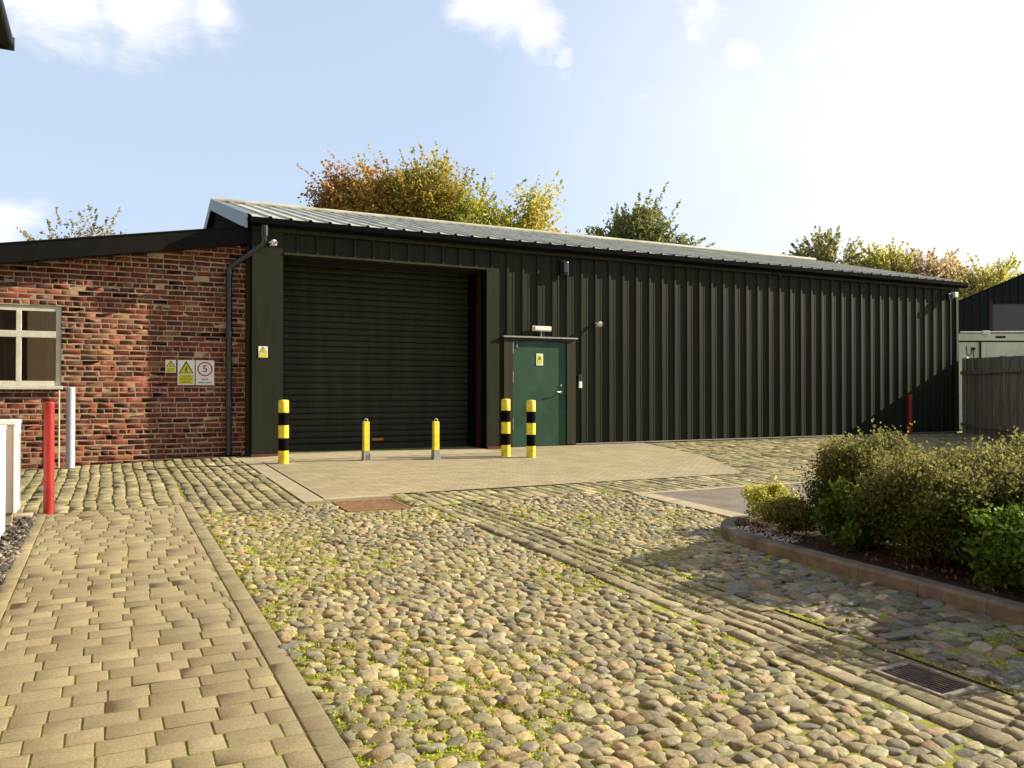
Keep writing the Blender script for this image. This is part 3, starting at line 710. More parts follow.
t = thing('bulkhead_light', 'long white bulkhead light mounted above the green door', 'light', (7.615, 14.06, 2.68))
b = MB(); b.box(-.2, .2, -.03, .0, -.05, .05, .006); b.build('base', 'white', t); b = MB(); b.box(-.185, .185, -.09, -.032, -.045, .045, .018); b.build('diffuser', 'white', t); b = MB(); b.tube([(0, -.01, -.05), (0, -.01, -.15)], .012, 6); b.build('conduit', 'cream', t)
t = thing('wall_lamp', 'dark box shaped lamp high on the ribbed wall above the door', 'lamp', (8.12, 14.06, 3.76))
b = MB(); b.box(-.09, .09, -.06, 0, 0, .3, .015); b.build('housing', 'black', t); b = MB(); b.box(-.06, .06, -.115, -.062, .03, .27, .025); b.build('lens', 'pipe', t)
def cam(label, x, z, N, s=1, rz=0):
    t = thing('security_camera', label, 'camera', (x, N, z), rz)
    b = MB(); b.tube([(0, 0, 0), (0, -.03, 0)], .045 * s, 14); b.tube([(0, -.02, 0), (0, -.09, 0)], .018 * s, 8); b.build('bracket', 'black', t)
    b = MB(); vs = [(.062 * s * math.cos(p) * math.cos(q), -.12 + .062 * s * math.sin(p), .062 * s * math.cos(p) * math.sin(q)) for p in [math.pi * (i / 8 - .5) for i in range(9)] for q in [2 * math.pi * j / 14 for j in range(14)]]
    b.add(vs, [(i * 14 + j, (i + 1) * 14 + j, (i + 1) * 14 + (j + 1) % 14, i * 14 + (j + 1) % 14) for i in range(8) for j in range(14)], True); b.build('housing', 'white', t)
    b = MB(); b.tube([(0, -.178, 0), (0, -.188, 0)], .03 * s, 12); b.build('lens', 'black', t); return t
cam('white domed camera on the ribbed wall right of the door', 8.86, 2.81, 14.06, .9, R(20))
cam('white domed camera beside the gutter outlet at the left corner', 2.42, 3.92, 14.0, .9, R(25))
t = thing('door_buzzer', 'small white buzzer button box right of the green door', 'buzzer', (8.5, 14.06, 1.52))
b = MB(); b.box(-.035, .035, -.035, 0, 0, .13, .008); b.build('housing', 'white', t); b = MB(); b.box(-.04, .04, -.02, 0, .135, .27, .006); b.build('backplate', 'black', t)
t = thing('floodlight', 'small floodlight under the eaves at the far right corner', 'light', (19.72, 14.05, 3.93))
b = MB(); b.box(-.13, .02, -.14, -.04, -.1, .08, .01); b.build('housing', 'black', t); b = MB(); b.box(.03, .17, -.2, -.06, -.02, .12, .02); b.build('reflector', 'cream', t); b = MB(); b.tube([(0, 0, 0), (0, -.05, 0)], .02, 8); b.build('bracket', 'black', t)

# ------------------------------------------------------------------ bollards
def striped(label, x, y, h):
    z = float(gz(x, y)); t = thing('striped_bollard', label, 'bollard', (x, y, z + .012), 0, 'yellow and black striped bollards'); r = .078
    for k in range(5):
        z0 = h * k / 5; z1 = h * (k + 1) / 5; b = MB(); rr = r if k % 2 == 0 else r - .0015
        pr = [(rr, z0), (rr, z1)] if k < 4 else [(rr, z0), (rr, z1 - .015), (rr - .015, z1), (0.002, z1 + .004)]
        b.lathe(0, 0, pr, 24); b.build('stripe_band', 'yellow' if k % 2 == 0 else 'matte', t)
    return t
striped('yellow and black striped bollard at the left side of the roller shutter', 2.42, 12.75, .97)
striped('yellow and black striped bollard between the shutter and the green door', 6.10, 12.53, .98)
striped('yellow and black striped bollard standing in front of the green door', 6.43, 12.23, .97)
def folding(label, x, y):
    z = float(gz(x, y)); t = thing('folding_post', label, 'parking post', (x, y, z + .012), R(3), 'yellow folding posts before the shutter')
    b = MB(); b.box(-.045, .045, -.045, .045, .15, .62, .006); b.build('post', 'yellow', t)
    b = MB(); b.box(-.056, .056, -.056, .056, 0, .148, .004); b.box(-.09, .09, -.09, .09, -.004, .008); b.build('socket', 'alu', t)
    b = MB(); b.tube([(-.025, 0, .618), (-.025, 0, .65), (0, 0, .668), (.025, 0, .65), (.025, 0, .618)], .009, 6); b.build('lifting_loop', 'alu', t)
folding('yellow folding post with steel socket, left of the pair before the shutter', 3.71, 12.73)
folding('yellow folding post with steel socket, right of the pair before the shutter', 4.81, 12.49)
def post(name, label, x, y, h, r, mat, cat='post'):
    b = MB(); b.lathe(0, 0, [(r, 0), (r, h - .03), (r, h - .012), (r * .96, h - .005), (r * .85, h - .001), (r * .5, h), (.003, h)], 20); o = b.build(name, mat); o.location = (x, y, float(gz(x, y))); return tag(o, label, cat)
post('red_bollard', 'tall round red steel post at the far left corner of the block path', -.53, 9.55, 1.15, .049, 'redpaint', 'bollard')
post('white_post', 'pale blue white round post standing against the brick wall', -.5, 14.12, 1.24, .06, 'bluewhite')
post('red_post', 'slim dark red post in shade against the ribbed wall near its right end', 18.0, 13.85, 1.02, .05, 'redpaint')

# ------------------------------------------------------------------ brick building with a black edged lean-to roof
BK = thing('brick_building', 'red brick lean-to building with black roof edge joined to the shed', 'building', (-1, 14.4, .2))
def bp(o): o.location = (1, -14.4, -.2); return o
BW = 14.38; fz = lambda u: 3.345 + (u + 1.44) * .163      # underside of the fascia
WX0, WX1, WZ0, WZ1 = -2.55, -.64, 1.53, 2.76
b = MB()
xl = -6.0
for (a, c, z0, z1a, z1c) in ((xl, WX0, -.2, fz(xl), fz(WX0)), (WX1, 2.165, -.2, fz(WX1), fz(2.165))): b.quad((a, BW, z0), (c, BW, z0), (c, BW, z1c + .2), (a, BW, z1a + .2))
b.quad((WX0, BW, -.2), (WX1, BW, -.2), (WX1, BW, WZ0), (WX0, BW, WZ0)); b.quad((WX0, BW, WZ1), (WX1, BW, WZ1), (WX1, BW, fz(WX1) + .2), (WX0, BW, fz(WX0) + .2))
for x in (WX0, WX1): b.quad((x, BW, WZ0), (x, BW + .12, WZ0), (x, BW + .12, WZ1), (x, BW, WZ1))
b.quad((WX0, BW, WZ1), (WX1, BW, WZ1), (WX1, BW + .12, WZ1), (WX0, BW + .12, WZ1))
b.quad((xl, BW, -.2), (xl, 23.9, -.2), (xl, 23.9, fz(xl) + .2), (xl, BW, fz(xl) + .2)); b.quad((xl, 23.9, -.2), (2.1, 23.9, -.2), (2.1, 23.9, 4), (xl, 23.9, 3))
bp(b.build('mortar_wall', 'mortar', BK))
it = []; z = -.15; r_ = 0
reds = [(c[0] * .92, c[1] * .78, c[2] * .78) for c in [(.24, .06, .035), (.27, .075, .04), (.20, .05, .032), (.30, .09, .047), (.22, .055, .036), (.13, .05, .036), (.32, .12, .06), (.24, .07, .042), (.10, .048, .036), (.26, .065, .038)]]
pale = [(.34, .17, .09), (.30, .12, .06), (.24, .09, .05)]
while z < 4.2:
    hd = (r_ % 4 == 3); L = .118 if hd else .238; x = xl - (.06 if r_ % 2 else 0) - random.uniform(0, .04)
    while x < 2.16:
        l = L * random.uniform(.94, 1.05); a, c = x + .006, min(x + l - .006, 2.16); cz = z + .036; cx = (a + c) / 2
        inwin = (c > WX0 and a < WX1 and cz + .03 > WZ0 and cz - .03 < WZ1)
        if inwin:
            if a < WX0: c = WX0
            elif c > WX1: a = WX1
        if c - a > .03 and not (inwin and a >= WX0 - .001 and c <= WX1 + .001) and z + .07 < fz(a) + .16:
            cx = (a + c) / 2
            pal = reds
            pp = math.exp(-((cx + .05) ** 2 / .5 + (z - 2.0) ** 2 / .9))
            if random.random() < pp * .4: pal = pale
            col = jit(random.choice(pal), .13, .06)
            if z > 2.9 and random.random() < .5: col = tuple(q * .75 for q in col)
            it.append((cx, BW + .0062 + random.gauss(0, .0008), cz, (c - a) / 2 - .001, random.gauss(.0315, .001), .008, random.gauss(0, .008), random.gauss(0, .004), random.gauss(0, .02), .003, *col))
        x += l
    z += .0835; r_ += 1
bp(blocks('brickwork', it, 'brick', BK, 'xz', True, .0035))
fs_ = MB(); XL, XR = xl - .15, 2.30
fs_.prism([(XL, fz(XL)), (XR, fz(XR)), (XR, fz(XR) + .275), (XL, fz(XL) + .275)], 1, 14.16, 14.20); bp(fs_.build('fascia', 'fascia', BK))
fs_ = MB(); fs_.prism([(XL, fz(XL)), (XR, fz(XR)), (XR, fz(XR) + .02), (XL, fz(XL) + .02)], 1, 14.203, 14.37); bp(fs_.build('soffit', 'black', BK))
fs_ = MB(); fs_.prism([(XL, fz(XL) + .278), (2.02, fz(2.02) + .278), (2.02, fz(2.02) + .30), (XL, fz(XL) + .30)], 1, 14.15, 24); bp(fs_.build('roof', 'fascia', BK))
wf = MB(); y0, y1 = 14.40, 14.46
wn = bp(wf.box(WX0, WX0 + .07, y0, y1, WZ0, WZ1, .004).box(WX1 - .075, WX1 - .002, y0, y1, WZ0, WZ1, .004).box(WX0 + .07, WX1 - .076, y0, y1, WZ1 - .085, WZ1 - .003, .004).box(WX0 + .07, WX1 - .076, y0, y1, WZ0, WZ0 + .075, .004)
   .box(-1.245, -1.175, y0 - .003, y1, WZ0 + .07, WZ1 - .08, .004).box(-1.905, -1.835, y0 - .003, y1, WZ0 + .07, WZ1 - .08, .004).box(WX0 + .07, WX1 - .076, y0 - .006, y1 - .002, 2.27, 2.37, .004).build('window', 'cream', BK))
for a, c in ((WX0 + .07, -1.905), (-1.835, -1.245), (-1.175, WX1 - .076)):
    for z0, z1 in ((WZ0 + .075, 2.27), (2.37, WZ1 - .085)):
        p = MB(); p.box(a, c, 14.43, 14.436, z0, z1); p.build('pane', 'glass', wn)
s_ = MB(); s_.box(WX0 - .05, WX1 + .02, 14.31, 14.47, WZ0 - .055, WZ0 - .003, .006); s_.build('sill', 'cream', wn)
s_ = MB(); 
for k in range(40):
    if 10 < k < 15 or 27 < k < 36: continue
    xk = WX0 + k * .048; s_.tube([(xk, 14.62, WZ0 - .1), (xk, 14.62, WZ1 + .1)], .028, 8)
s_.build('curtain', 'curtain', wn)
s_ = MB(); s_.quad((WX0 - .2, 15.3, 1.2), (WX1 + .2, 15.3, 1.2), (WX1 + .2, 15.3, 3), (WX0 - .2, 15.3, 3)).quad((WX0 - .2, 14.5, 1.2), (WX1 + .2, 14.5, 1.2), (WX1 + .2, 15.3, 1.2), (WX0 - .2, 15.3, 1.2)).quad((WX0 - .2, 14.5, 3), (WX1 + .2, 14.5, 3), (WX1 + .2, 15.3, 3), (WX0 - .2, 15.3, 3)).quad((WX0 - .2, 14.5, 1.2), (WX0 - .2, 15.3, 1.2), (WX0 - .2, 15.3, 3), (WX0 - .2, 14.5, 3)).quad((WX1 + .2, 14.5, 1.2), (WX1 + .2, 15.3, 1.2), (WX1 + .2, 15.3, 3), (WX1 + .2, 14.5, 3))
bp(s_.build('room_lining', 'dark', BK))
s_ = MB(); s_.tube([(-.665, 14.34, .2), (-.665, 14.34, 1.47)], .010, 8); bp(s_.build('conduit', 'cream', BK))
s_ = MB(); s_.box(2.09, 2.148, 14.28, 14.378, .25, 4.0); bp(s_.build('corner_trim', 'trim', BK))

# ------------------------------------------------------------------ near building on the left (only its gutter end and units show)
NB = thing('side_building', 'building on the left whose black gutter end pokes in at the top corner', 'building', (-1.4, 4, 0))
def nb(o): o.location = (1.4, -4, 0); return o
b = MB(); b.box(-6, -1.42, -3, 10.2, -.3, 5.1); nb(b.build('wall', 'mortar', NB))
b = MB(); b.prism([(-1.12, 5.28), (-1.18, 5.42), (-6.0, 8.3), (-6, 8.1), (-1.25, 5.2)], 1, -3.2, 10.5); nb(b.build('roof', 'fascia', NB))
b = MB(); b.tube([(-1.03, -3.3, 5.40), (-1.03, 10.6, 5.34)], .075, 12); b.box(-1.13, -.95, 10.6, 10.63, 5.25, 5.4, .01); nb(b.build('gutter', 'black', NB))
b = MB(); b.box(-1.42, -1.12, -3.2, 10.5, 5.12, 5.27); nb(b.build('eaves_board', 'black', NB))
def unit(label, y0, y1, h, x1=-.78, x0=-1.15):
    z = float(gz(x1, y0)) + .06; t = thing('condenser_unit', label, 'condenser unit', (x1, y0, z), 0, 'white outdoor units beside the path'); D = x0 - x1; L = y1 - y0
    b = MB(); b.box(D, -.02, .02, L, .05, h - .04, .012); b.build('casing', 'white', t)
    b = MB(); b.box(D - .012, .006, -.006, L + .01, h - .04, h, .008); b.build('top_panel', 'white', t)
    b = MB(); b.box(-.02, .0, .0, .06, .05, h - .045, .004).box(-.02, 0, L - .06, L, .05, h - .045, .004).box(-.02, 0, .062, L - .062, .05, .11).box(-.02, 0, .062, L - .062, h - .14, h - .045); b.build('corner_trim', 'white', t)
    b = MB()
    for k in range(14): b.box(-.0195, -.014, .07, L - .07, .14 + k * .05, .14 + k * .05 + .018)
    b.build('grille', 'white', t)
    for q in (.04, L - .1): b = MB(); b.box(D + .03, -.03, q, q + .06, -.06, .05); b.build('foot', 'concrete', t)
unit('white outdoor unit farther along the path, beyond its larger neighbour', 9.05, 9.62, .93)
unit('white outdoor unit nearer the camera, cut off by the left edge', 7.3, 8.2, .95)

# ------------------------------------------------------------------ right side: fence, cabin, far building
FN = thing('board_fence', 'weathered brown close boarded fence in shade right of the shed', 'fence', (20.25, 14.0, .2))
d = Vector((16.2 - 20.25, 8.3 - 14.0)); L = d.length; FN.rotation_euler = (0, 0, math.atan2(d.y, d.x))
b = MB(); x = 0
while x < L:
    w = .115 * random.uniform(.95, 1.05); top = 2.13 - .16 * x / L + random.gauss(0, .002)
    b.box(x, x + w - .012, -.012 + random.gauss(0, .004), .012, -.05, top); x += w
b.build('boards', 'fence', FN)
for z in (.35, 1.7):
    b = MB(); b.box(0, L, -.06, -.018, z, z + .09); b.build('rail', 'fence', FN)
for x in (0.0, 2.3, 4.6, 6.9):
    b = MB(); b.box(x - .05, x + .05, .016, .12, -.1, 2.1); b.build('post', 'fence', FN)
b = MB(); b.box(-.045, .045, -.045, .045, 0, 2.0, .005); o = b.build('gate_post', 'cream'); o.location = (20.30, 13.93, .37); tag(o, 'slim cream gate post between the shed corner and the brown fence', 'post')
CB = thing('site_cabin', 'cream flat roofed site cabin showing above the brown fence', 'cabin', (22.55, 15.6, .3), -YAW)
b = MB(); b.box(-.1, 7, 0, 2.6, 0, 2.62, .01); b.build('wall', 'cabin', CB)
b = MB(); b.box(-.14, 7.04, -.05, 2.64, 2.66, 2.86, .012); b.build('roof', 'cabin', CB)
b = MB(); b.tube([(-.1, -.09, 2.9), (.62, -.09, 2.9)], .025, 8); b.tube([(.75, -.09, 2.91), (7, -.09, 2.95)], .022, 8); b.build('roof_rail', 'cream', CB)
b = MB(); b.box(.55, .75, -.14, -.05, 2.84, 2.95, .02); b.build('rail_joint', 'white', CB)
for a in ((.95, 1.25), (1.9, 2.05)): b = MB(); b.box(*a, -.056, -.052, 2.73, 2.80); b.build('vent', 'black', CB)
b = MB(); b.tube([(.52, -.03, 1.5), (.52, -.03, 2.65)], .028, 8); b.build('drain_pipe', 'black', CB)
b = MB(); b.tube([(.12, -.02, 2.5), (.13, -.02, 2.3), (.18, -.02, 2.22), (.25, -.02, 2.26), (.29, -.02, 2.42)], .01, 6); b.box(.26, .36, -.06, -.005, 2.38, 2.46); b.tube([(.33, -.02, 2.38), (.34, -.02, 1.9)], .01, 6); b.build('cable', 'black', CB)
b = MB(); b.box(.72, 6.8, -.012, -.002, 2.1, 2.58); b.build('panel', 'cabin', CB)
fx, fd = 18.77, 34.0; cY, sY = math.cos(YAW), math.sin(YAW)
FB = thing('far_shed', 'large dark metal shed with grey roller door behind the cream cabin', 'shed', (fx * cY + fd * sY, -fx * sY + fd * cY, .37), -YAW)
zf = lambda x: 4.93 + x * .415 if x < 6 else 4.93 + (12 - x) * .415
def far_ribs(w_, a, b, z0):
    pr = sorted(set(rib_profile(a, b, a + .1, .333, .03) + ([(6.0, 0)] if a < 6 < b else []))); ribs(w_, pr, lambda s, o: (s, -o, z0), lambda s, o: (s, -o, zf(s)))
w_ = MB(); far_ribs(w_, -5, 1.28, -.1); far_ribs(w_, 1.28, 5.3, 4.78); far_ribs(w_, 5.3, 16, -.1); w_.quad((-5, 0, -.1), (-5, 5, -.1), (-5, 5, 2.0), (-5, 0, zf(-5))).quad((-5, 5, -.1), (16, 5, -.1), (16, 5, 2.4), (6, 5, zf(6) - .75), (-5, 5, 2.1)).quad((16, 0, -.1), (16, 5, -.1), (16, 5, 2.4), (16, 0, zf(16)))
w_.build('wall', 'darkclad', FB)
w_ = MB()
for k in range(44): w_.box(1.28, 5.3, .05, .09 + .01 * (k % 2), -.1 + k * .111, -.1 + (k + 1) * .111)
w_.build('roller_door', 'greydoor', FB)
w_ = MB(); w_.box(1.14, 1.28, -.05, .1, -.1, 4.9); w_.build('door_frame', 'darkred', FB)
w_ = MB(); w_.prism([(q, zf(q) - e_) for e_ in (.65, .57) for q in ((-5.2, 6, 16.2) if e_ > .6 else (16.2, 6, -5.2))], 1, .06, 5.1)
w_.build('roof', 'matte', FB)
w_ = MB(); w_.prism([(-5.1, zf(-5.1)), (6, zf(6)), (16.1, zf(16.1)), (16.1, zf(16.1) + .03), (6, zf(6) + .03), (-5.1, zf(-5.1) + .03)], 1, -.05, .05); w_.build('verge', 'matte', FB)

# ------------------------------------------------------------------ trees behind
def tree(name, label, x, y, z0, base_r, lobes, nleaf, leaf, trunk_top, spread=.42, twigs=0, barkm='bark', drift=(0, 0, 0), per=26, group=None, spr=220):
    """lobes: (cx,cy,cz, rx,ry,rz, weight, [colours]) relative to the trunk foot"""
    t = thing(name, label, 'tree', (x, y, z0), 0, group)
    tr = MB(); top = Vector(trunk_top); tr.tube([(0, 0, 0), top * .5 + Vector((.1, 0, 0)), top], [base_r, base_r * .75, base_r * .5], 10); tr.build('trunk', barkm, t)
    Wt = sum(l[6] for l in lobes); P = []; C = []; lm = MB()
    for (cx, cy, cz, rx, ry, rz, wt, cols) in lobes:
        n = int(nleaf * wt / Wt); nc = max(6, n // per); cc = []
        for k in range(nc):
            v = rng.normal(0, 1, 3); v /= np.linalg.norm(v); rr = rng.random() ** .4
            f = 1 + .13 * math.sin(v[0] * 4.3 + cx) + .13 * math.sin(v[2] * 7 + v[0] * 5 + cz)
            cc.append(np.array([cx, cy, cz]) + v * rr * f * np.array([rx, ry, rz]))
        cc = np.array(cc); id_ = rng.integers(0, nc, n)
        tdir = np.array(drift)[None] * rng.random((n, 1))
        P.append(cc[id_] + rng.normal(0, 1, (n, 3)) * spread * np.array([1, 1, .75]) * rng.uniform(.4, 1.2, nc)[id_][:, None] + tdir)
        cols = np.array(cols); c = cols[rng.integers(0, len(cols), nc)][id_] * .55 + cols[rng.integers(0, len(cols), n)] * .45
        C.append(c * rng.normal(1, .18, (n, 1)).clip(.5, 1.6))
        for k in range(min(nc, 16 + twigs)):
            e2 = Vector(cc[k % nc]); s = top.lerp(Vector((0, 0, 0)), random.uniform(0, .3)); mid = s.lerp(e2, .5) + Vector((random.gauss(0, .3), random.gauss(0, .3), random.uniform(0, .5)))
            e2 = s.lerp(e2, .85); lm.tube([s, mid, e2], [base_r * .28, base_r * .15, .02], 5)
            if twigs:
                for q in range(4):
                    b0 = mid.lerp(e2, random.uniform(.3, 1)); e3 = b0 + (e2 - s).normalized() * random.uniform(.2, .7) + Vector((random.gauss(0, .35), random.gauss(0, .35), random.gauss(.2, .2))); lm.tube([b0, b0.lerp(e3, .5) + Vector((random.gauss(0, .06), 0, random.gauss(0, .06))), e3], [.02, .014, .006], 4)
    lm.build('limbs', barkm, t)
    if spr:
        A_ = np.vstack(P); Cc = np.vstack(C); ctr = A_.mean(0); Q = []; D = []
        for _ in range(spr):
            i = int(rng.integers(0, len(A_))); b = A_[i]; dv = (b - ctr) * np.array([1, 1, 1.3]); dv = dv / (np.linalg.norm(dv) + 1e-6) + np.array(drift) * .8 + np.array([0, 0, .5]) + rng.normal(0, .25, 3)
            dv = dv / np.linalg.norm(dv) * rng.uniform(.5, 1.5); m_ = 26; tt = rng.random((m_, 1))
            Q.append(b + dv * tt + rng.normal(0, .07, (m_, 3)) * (1.2 - tt)); D.append(np.repeat(Cc[i:i + 1], m_, 0) * rng.normal(1, .12, (m_, 1)))
        P.append(np.vstack(Q)); C.append(np.vstack(D))
    leaves('crown', np.vstack(P), rng.uniform(.7, 1.35, sum(len(p) for p in P)) * leaf, np.clip(np.vstack(C), .01, .9), 'leaf', t, .55, .15)
    return t
tb = lambda L: [tuple(min(.85, q * 1.3) for q in c) for c in L]
BR = [(.34, .15, .06), (.38, .2, .06), (.26, .12, .05)]; GO = [(.48, .33, .06), (.38, .28, .05), (.34, .2, .05)]; GR = [(.22, .26, .05), (.28, .29, .05), (.34, .31, .05)]; YG = [(.5, .46, .08), (.36, .38, .06), (.52, .42, .09)]
BR, GO, GR, YG = tb(BR), tb(GO), tb(GR), tb(YG)
# camera right unit (.896,-.445), left lobes lie at -right
cr = lambda a, b, z: (a * .896 + b * .445, -a * .445 + b * .896, z)
tree('autumn_tree', 'large windswept tree turning brown and gold behind the shed roof', 13.5, 36.5, -.1, .38,
     [(*cr(-5.3, 0, 8.4), 1.2, 1.3, 1.1, .35, BR), (*cr(-4.6, 0, 8.0), 1.5, 1.3, 1.4, .35, BR), (*cr(-3.7, 0, 10.2), 1.1, 1.2, 1.7, .6, BR + [GO[2]]), (*cr(-1.9, .3, 10.0), 2.1, 2.0, 2.0, 1.4, BR[:2] + GO), (*cr(.3, 0, 10.6), 1.9, 1.8, 1.8, 1.2, GO + GR[:2]),
      (*cr(1.9, 0, 9.5), 1.4, 1.7, 1.55, .8, GR + YG[:1]), (*cr(3.3, 0, 8.8), 1.7, 1.4, 1.5, .85, YG + GR[:1]), (*cr(4.9, 0, 8.5), 1.0, .9, 1.1, .35, YG + GO[:1]), (*cr(5.5, 0, 9.9), .55, .7, 1.5, .22, YG + GO[:1]),
      (*cr(-1, 0, 7.2), 4.5, 2, 1.4, .9, GO + GR)], 62000, .16, (0, 0, 5.2), .40, 0, drift=(-.5, .25, .1), spr=800)
tree('round_tree', 'round dark green tree behind the middle of the shed roof', 26.1, 37.6, -.2, .35,
     [(*cr(-1.5, 0, 9.4), 1.7, 1.6, 1.3, .8, GR[:1] + [(.16, .18, .06), (.2, .22, .08)]), (*cr(.4, 0, 10.3), 1.8, 1.6, 1.5, 1, [(.18, .2, .07), (.22, .24, .09), (.3, .3, .11)]), (*cr(2.0, 0, 9.0), 1.4, 1.5, 1.2, .7, [(.18, .2, .06), (.24, .26, .09)]), (*cr(0, 0, 8), 3, 2, 1.3, .6, [(.12, .16, .05)])], 22000, .2, (0, 0, 5.5), .32, 4)
PK = [(.62, .46, .34), (.55, .46, .22), (.65, .52, .38)]; YG2 = [(.66, .62, .16), (.5, .52, .12), (.68, .56, .18)]
tree('pale_autumn_tree', 'thin olive tree with bare twigs behind the right part of the roof', 47.5, 43.4, 2.1, .3,
     [(*cr(-.4, 0, 8.9), 1.8, 1.5, 1.5, .8, [(.36, .36, .13), (.45, .36, .16), (.32, .32, .12)]), (*cr(-3.2, 0, 8.2), 1.4, 1.4, 1.3, .08, [(.3, .24, .12)]), (*cr(1.8, 0, 8.2), 1.2, 1.2, 1, .4, [(.38, .38, .14)])], 2600, .24, (0, 0, 5.5), .4, 8, 'twig', group=None)
tree('yellow_tree', 'yellow green tree turning pink at its foot, behind the far end of the roof', 51.6, 41.4, 1.5, .3,
     [(*cr(-.3, 0, 9.1), 1.8, 1.5, 1.1, .7, YG2), (*cr(.2, 0, 8.0), 2.3, 1.5, 1.1, .6, PK + YG2[:1])], 3300, .24, (0, 0, 5.0), .4, 4, 'twig')
tree('pinkish_tree', 'sparse pinkish tree above the right end of the shed', 54.2, 40.0, 1.5, .3,
     [(*cr(0, 0, 8.3), 2.3, 1.5, 1.7, .8, PK)], 1900, .24, (0, 0, 4.5), .5, 12, 'twig')
tree('golden_tree', 'golden green tree between the two metal sheds at the right', 57.2, 38.6, 1.6, .3,
     [(*cr(-1.0, 0, 8.0), 1.8, 1.5, 1.4, .6, YG2 + PK[:1]), (*cr(1.4, 0, 7.9), 2.0, 1.5, 1.1, .6, YG2), (*cr(4, 0, 7.5), 2.0, 1.5, 1.1, .5, YG2 + GO), (*cr(0, 0, 6.6), 4, 1.5, 1.0, .5, YG2 + PK)], 5200, .24, (0, 0, 4.5), .42, 4, 'twig')
tree('bare_tree', 'sparse pale tree nearly bare of leaves behind the brick building', -1.0, 45.5, -.3, .25,
     [(*cr(0, 0, 8.4), 1.9, 1.5, 1.7, .6, [(.36, .3, .16), (.3, .27, .14)]), (*cr(-2.2, 0, 7.5), 1.3, 1.2, 1.0, .3, [(.36, .3, .16)]), (*cr(1.9, 0, 7.6), 1.0, 1.2, .9, .2, [(.36, .3, .16)])], 4200, .17, (0, 0, 5.0), .4, 16, 'twig', spr=90)

# ------------------------------------------------------------------ camera, sun, sky
c = bpy.data.cameras.new('camera'); co = bpy.data.objects.new('camera', c); COL.objects.link(co); S.camera = co
c.sensor_width = 36; c.lens = 815 / 1024 * 36; c.clip_start = .05; c.clip_end = 2000
co.location = (0, 0, CAM_Z); co.rotation_euler = (R(90) + math.atan(9 / 815), 0, -YAW)
sd = Vector((math.cos(SUN_AZ) * math.cos(SUN_EL), -math.sin(SUN_AZ) * math.cos(SUN_EL), math.sin(SUN_EL)))
sl = bpy.data.lights.new('sun', 'SUN'); sl.energy = 5.0; sl.angle = R(.5); sl.color = (1, .87, .63)
so = bpy.data.objects.new('sun', sl); COL.objects.link(so); so.rotation_euler = sd.to_track_quat('Z', 'Y').to_euler(); so.location = (30, -5, 20)
W = bpy.data.worlds.new('World'); S.world = W; W.use_nodes = True; nt = W.node_tree; nt.nodes.clear()
N = nt.nodes.new; Lk = nt.links.new
out = N('ShaderNodeOutputWorld'); bg = N('ShaderNodeBackground'); bg.inputs['Strength'].default_value = .066
sky = N('ShaderNodeTexSky'); sky.sky_type = 'NISHITA'; sky.sun_disc = False; sky.sun_elevation = SUN_EL; sky.sun_rotation = math.atan2(sd.x, sd.y); sky.air_density = 1.0; sky.dust_density = 2.0; sky.ozone_density = 1
tc = N('ShaderNodeTexCoord')
nz1 = N('ShaderNodeTexNoise'); nz1.inputs['Scale'].default_value = 5; nz1.inputs['Detail'].default_value = 9; nz1.inputs['Roughness'].default_value = .6
Lk(tc.outputs['Generated'], nz1.inputs['Vector'])
nz2 = N('ShaderNodeTexNoise'); nz2.inputs['Scale'].default_value = 9; nz2.inputs['Detail'].default_value = 6
Lk(tc.outputs['Generated'], nz2.inputs['Vector'])
wv = N('ShaderNodeVectorMath'); wv.operation = 'MULTIPLY_ADD'; Lk(nz2.outputs['Color'], wv.inputs[0]); wv.inputs[1].default_value = (.09, .09, .09); 
wo = N('ShaderNodeVectorMath'); wo.operation = 'SUBTRACT'; Lk(tc.outputs['Generated'], wo.inputs[0]); wo.inputs[1].default_value = (.045, .045, .045); Lk(wo.outputs[0], wv.inputs[2])
acc = None
def mth(op, a, b):
    m = N('ShaderNodeMath'); m.operation = op
    for i, v in enumerate((a, b)):
        if isinstance(v, (int, float)): m.inputs[i].default_value = v
        else: Lk(v, m.inputs[i])
    return m.outputs[0]
for (dx, dy, dz, rad, amp) in ((-.06, .915, .40, .10, 1), (.03, .91, .415, .10, 1), (.10, .905, .40, .055, .95), (-.10, .985, .165, .07, 1), (.40, .80, .44, .085, .95), (.44, .80, .405, .06, .8), (.468, .80, .378, .028, .75), (.548, .764, .339, .016, .55), (.58, .70, .42, .09, .85), (.62, .69, .375, .07, .75), (.72, .62, .33, .16, .55)):
    vd = N('ShaderNodeVectorMath'); vd.operation = 'DISTANCE'; Lk(wv.outputs[0], vd.inputs[0]); vd.inputs[1].default_value = (dx, dy, dz)
    q = mth('MULTIPLY', mth('SUBTRACT', 1.0, mth('DIVIDE', vd.outputs['Value'], rad)), amp); q = mth('MAXIMUM', q, 0.0)
    acc = q if acc is None else mth('MAXIMUM', acc, q)
glow = None
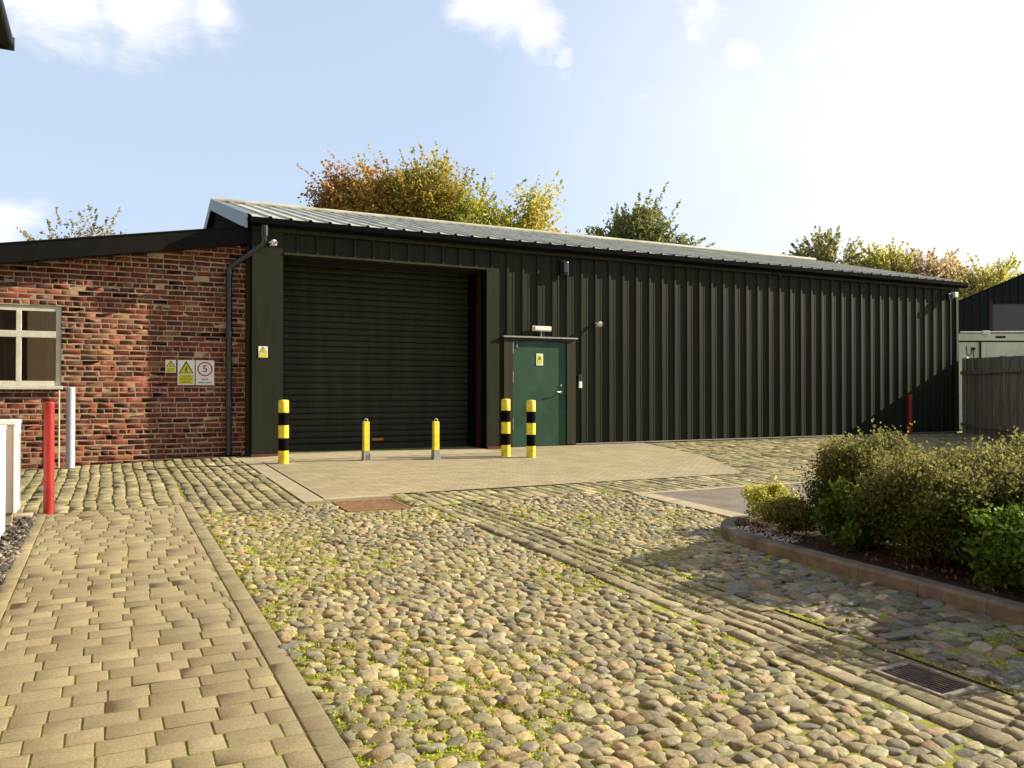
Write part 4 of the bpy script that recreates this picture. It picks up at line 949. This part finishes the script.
for (dx, dy, dz, rad, amp) in ((.90, .36, .22, .66, 1.3), (.80, .45, .42, .44, .8), (.66, .66, .30, .34, .6)):
    vd = N('ShaderNodeVectorMath'); vd.operation = 'DISTANCE'; Lk(tc.outputs['Generated'], vd.inputs[0]); vd.inputs[1].default_value = (dx, dy, dz)
    q = mth('MAXIMUM', mth('MULTIPLY', mth('SUBTRACT', 1.0, mth('DIVIDE', vd.outputs['Value'], rad)), amp), 0.0)
    glow = q if glow is None else mth('MAXIMUM', glow, q)
nz3 = N('ShaderNodeTexNoise'); nz3.inputs['Scale'].default_value = 8; nz3.inputs['Detail'].default_value = 12; nz3.inputs['Roughness'].default_value = .62; nz3.inputs['Distortion'].default_value = .6
mp = N('ShaderNodeMapping'); mp.inputs['Scale'].default_value = (1, 1, 1.9); mp.inputs['Rotation'].default_value = (0, .25, 0); Lk(tc.outputs['Generated'], mp.inputs['Vector']); Lk(mp.outputs[0], nz3.inputs['Vector'])
cl = mth('SUBTRACT', mth('ADD', mth('MULTIPLY', acc, 1.25), mth('MULTIPLY', nz3.outputs['Fac'], 2.0)), 1.25)
mr = N('ShaderNodeMapRange'); mr.interpolation_type = 'SMOOTHSTEP'; mr.inputs['From Min'].default_value = 0; mr.inputs['From Max'].default_value = .85; Lk(cl, mr.inputs['Value'])
cl = mth('MULTIPLY', mr.outputs[0], mth('MINIMUM', mth('MULTIPLY', acc, 3.0), 1.0))
cl = mth('MINIMUM', mth('MAXIMUM', cl, mth('MULTIPLY', glow, mth('ADD', .75, mth('MULTIPLY', nz3.outputs['Fac'], .6)))), 1.0)
hz_ = N('ShaderNodeMix'); hz_.data_type = 'RGBA'; hz_.inputs[0].default_value = .6; Lk(sky.outputs[0], hz_.inputs[6]); hz_.inputs[7].default_value = (4.4, 5.2, 6.5, 1)
mixn = N('ShaderNodeMix'); mixn.data_type = 'RGBA'; Lk(mth('MULTIPLY', cl, .8), mixn.inputs[0]); Lk(hz_.outputs[2], mixn.inputs[6]); mixn.inputs[7].default_value = (7.2, 6.9, 6.5, 1)
Lk(mixn.outputs[2], bg.inputs['Color']); Lk(bg.outputs[0], out.inputs['Surface'])
S.view_settings.view_transform = 'Standard'; S.view_settings.look = 'None'; S.view_settings.gamma = 1; S.view_settings.exposure = 1.43
S.cycles.max_bounces = 6; S.cycles.transparent_max_bounces = 6
S.cycles.use_denoising = True
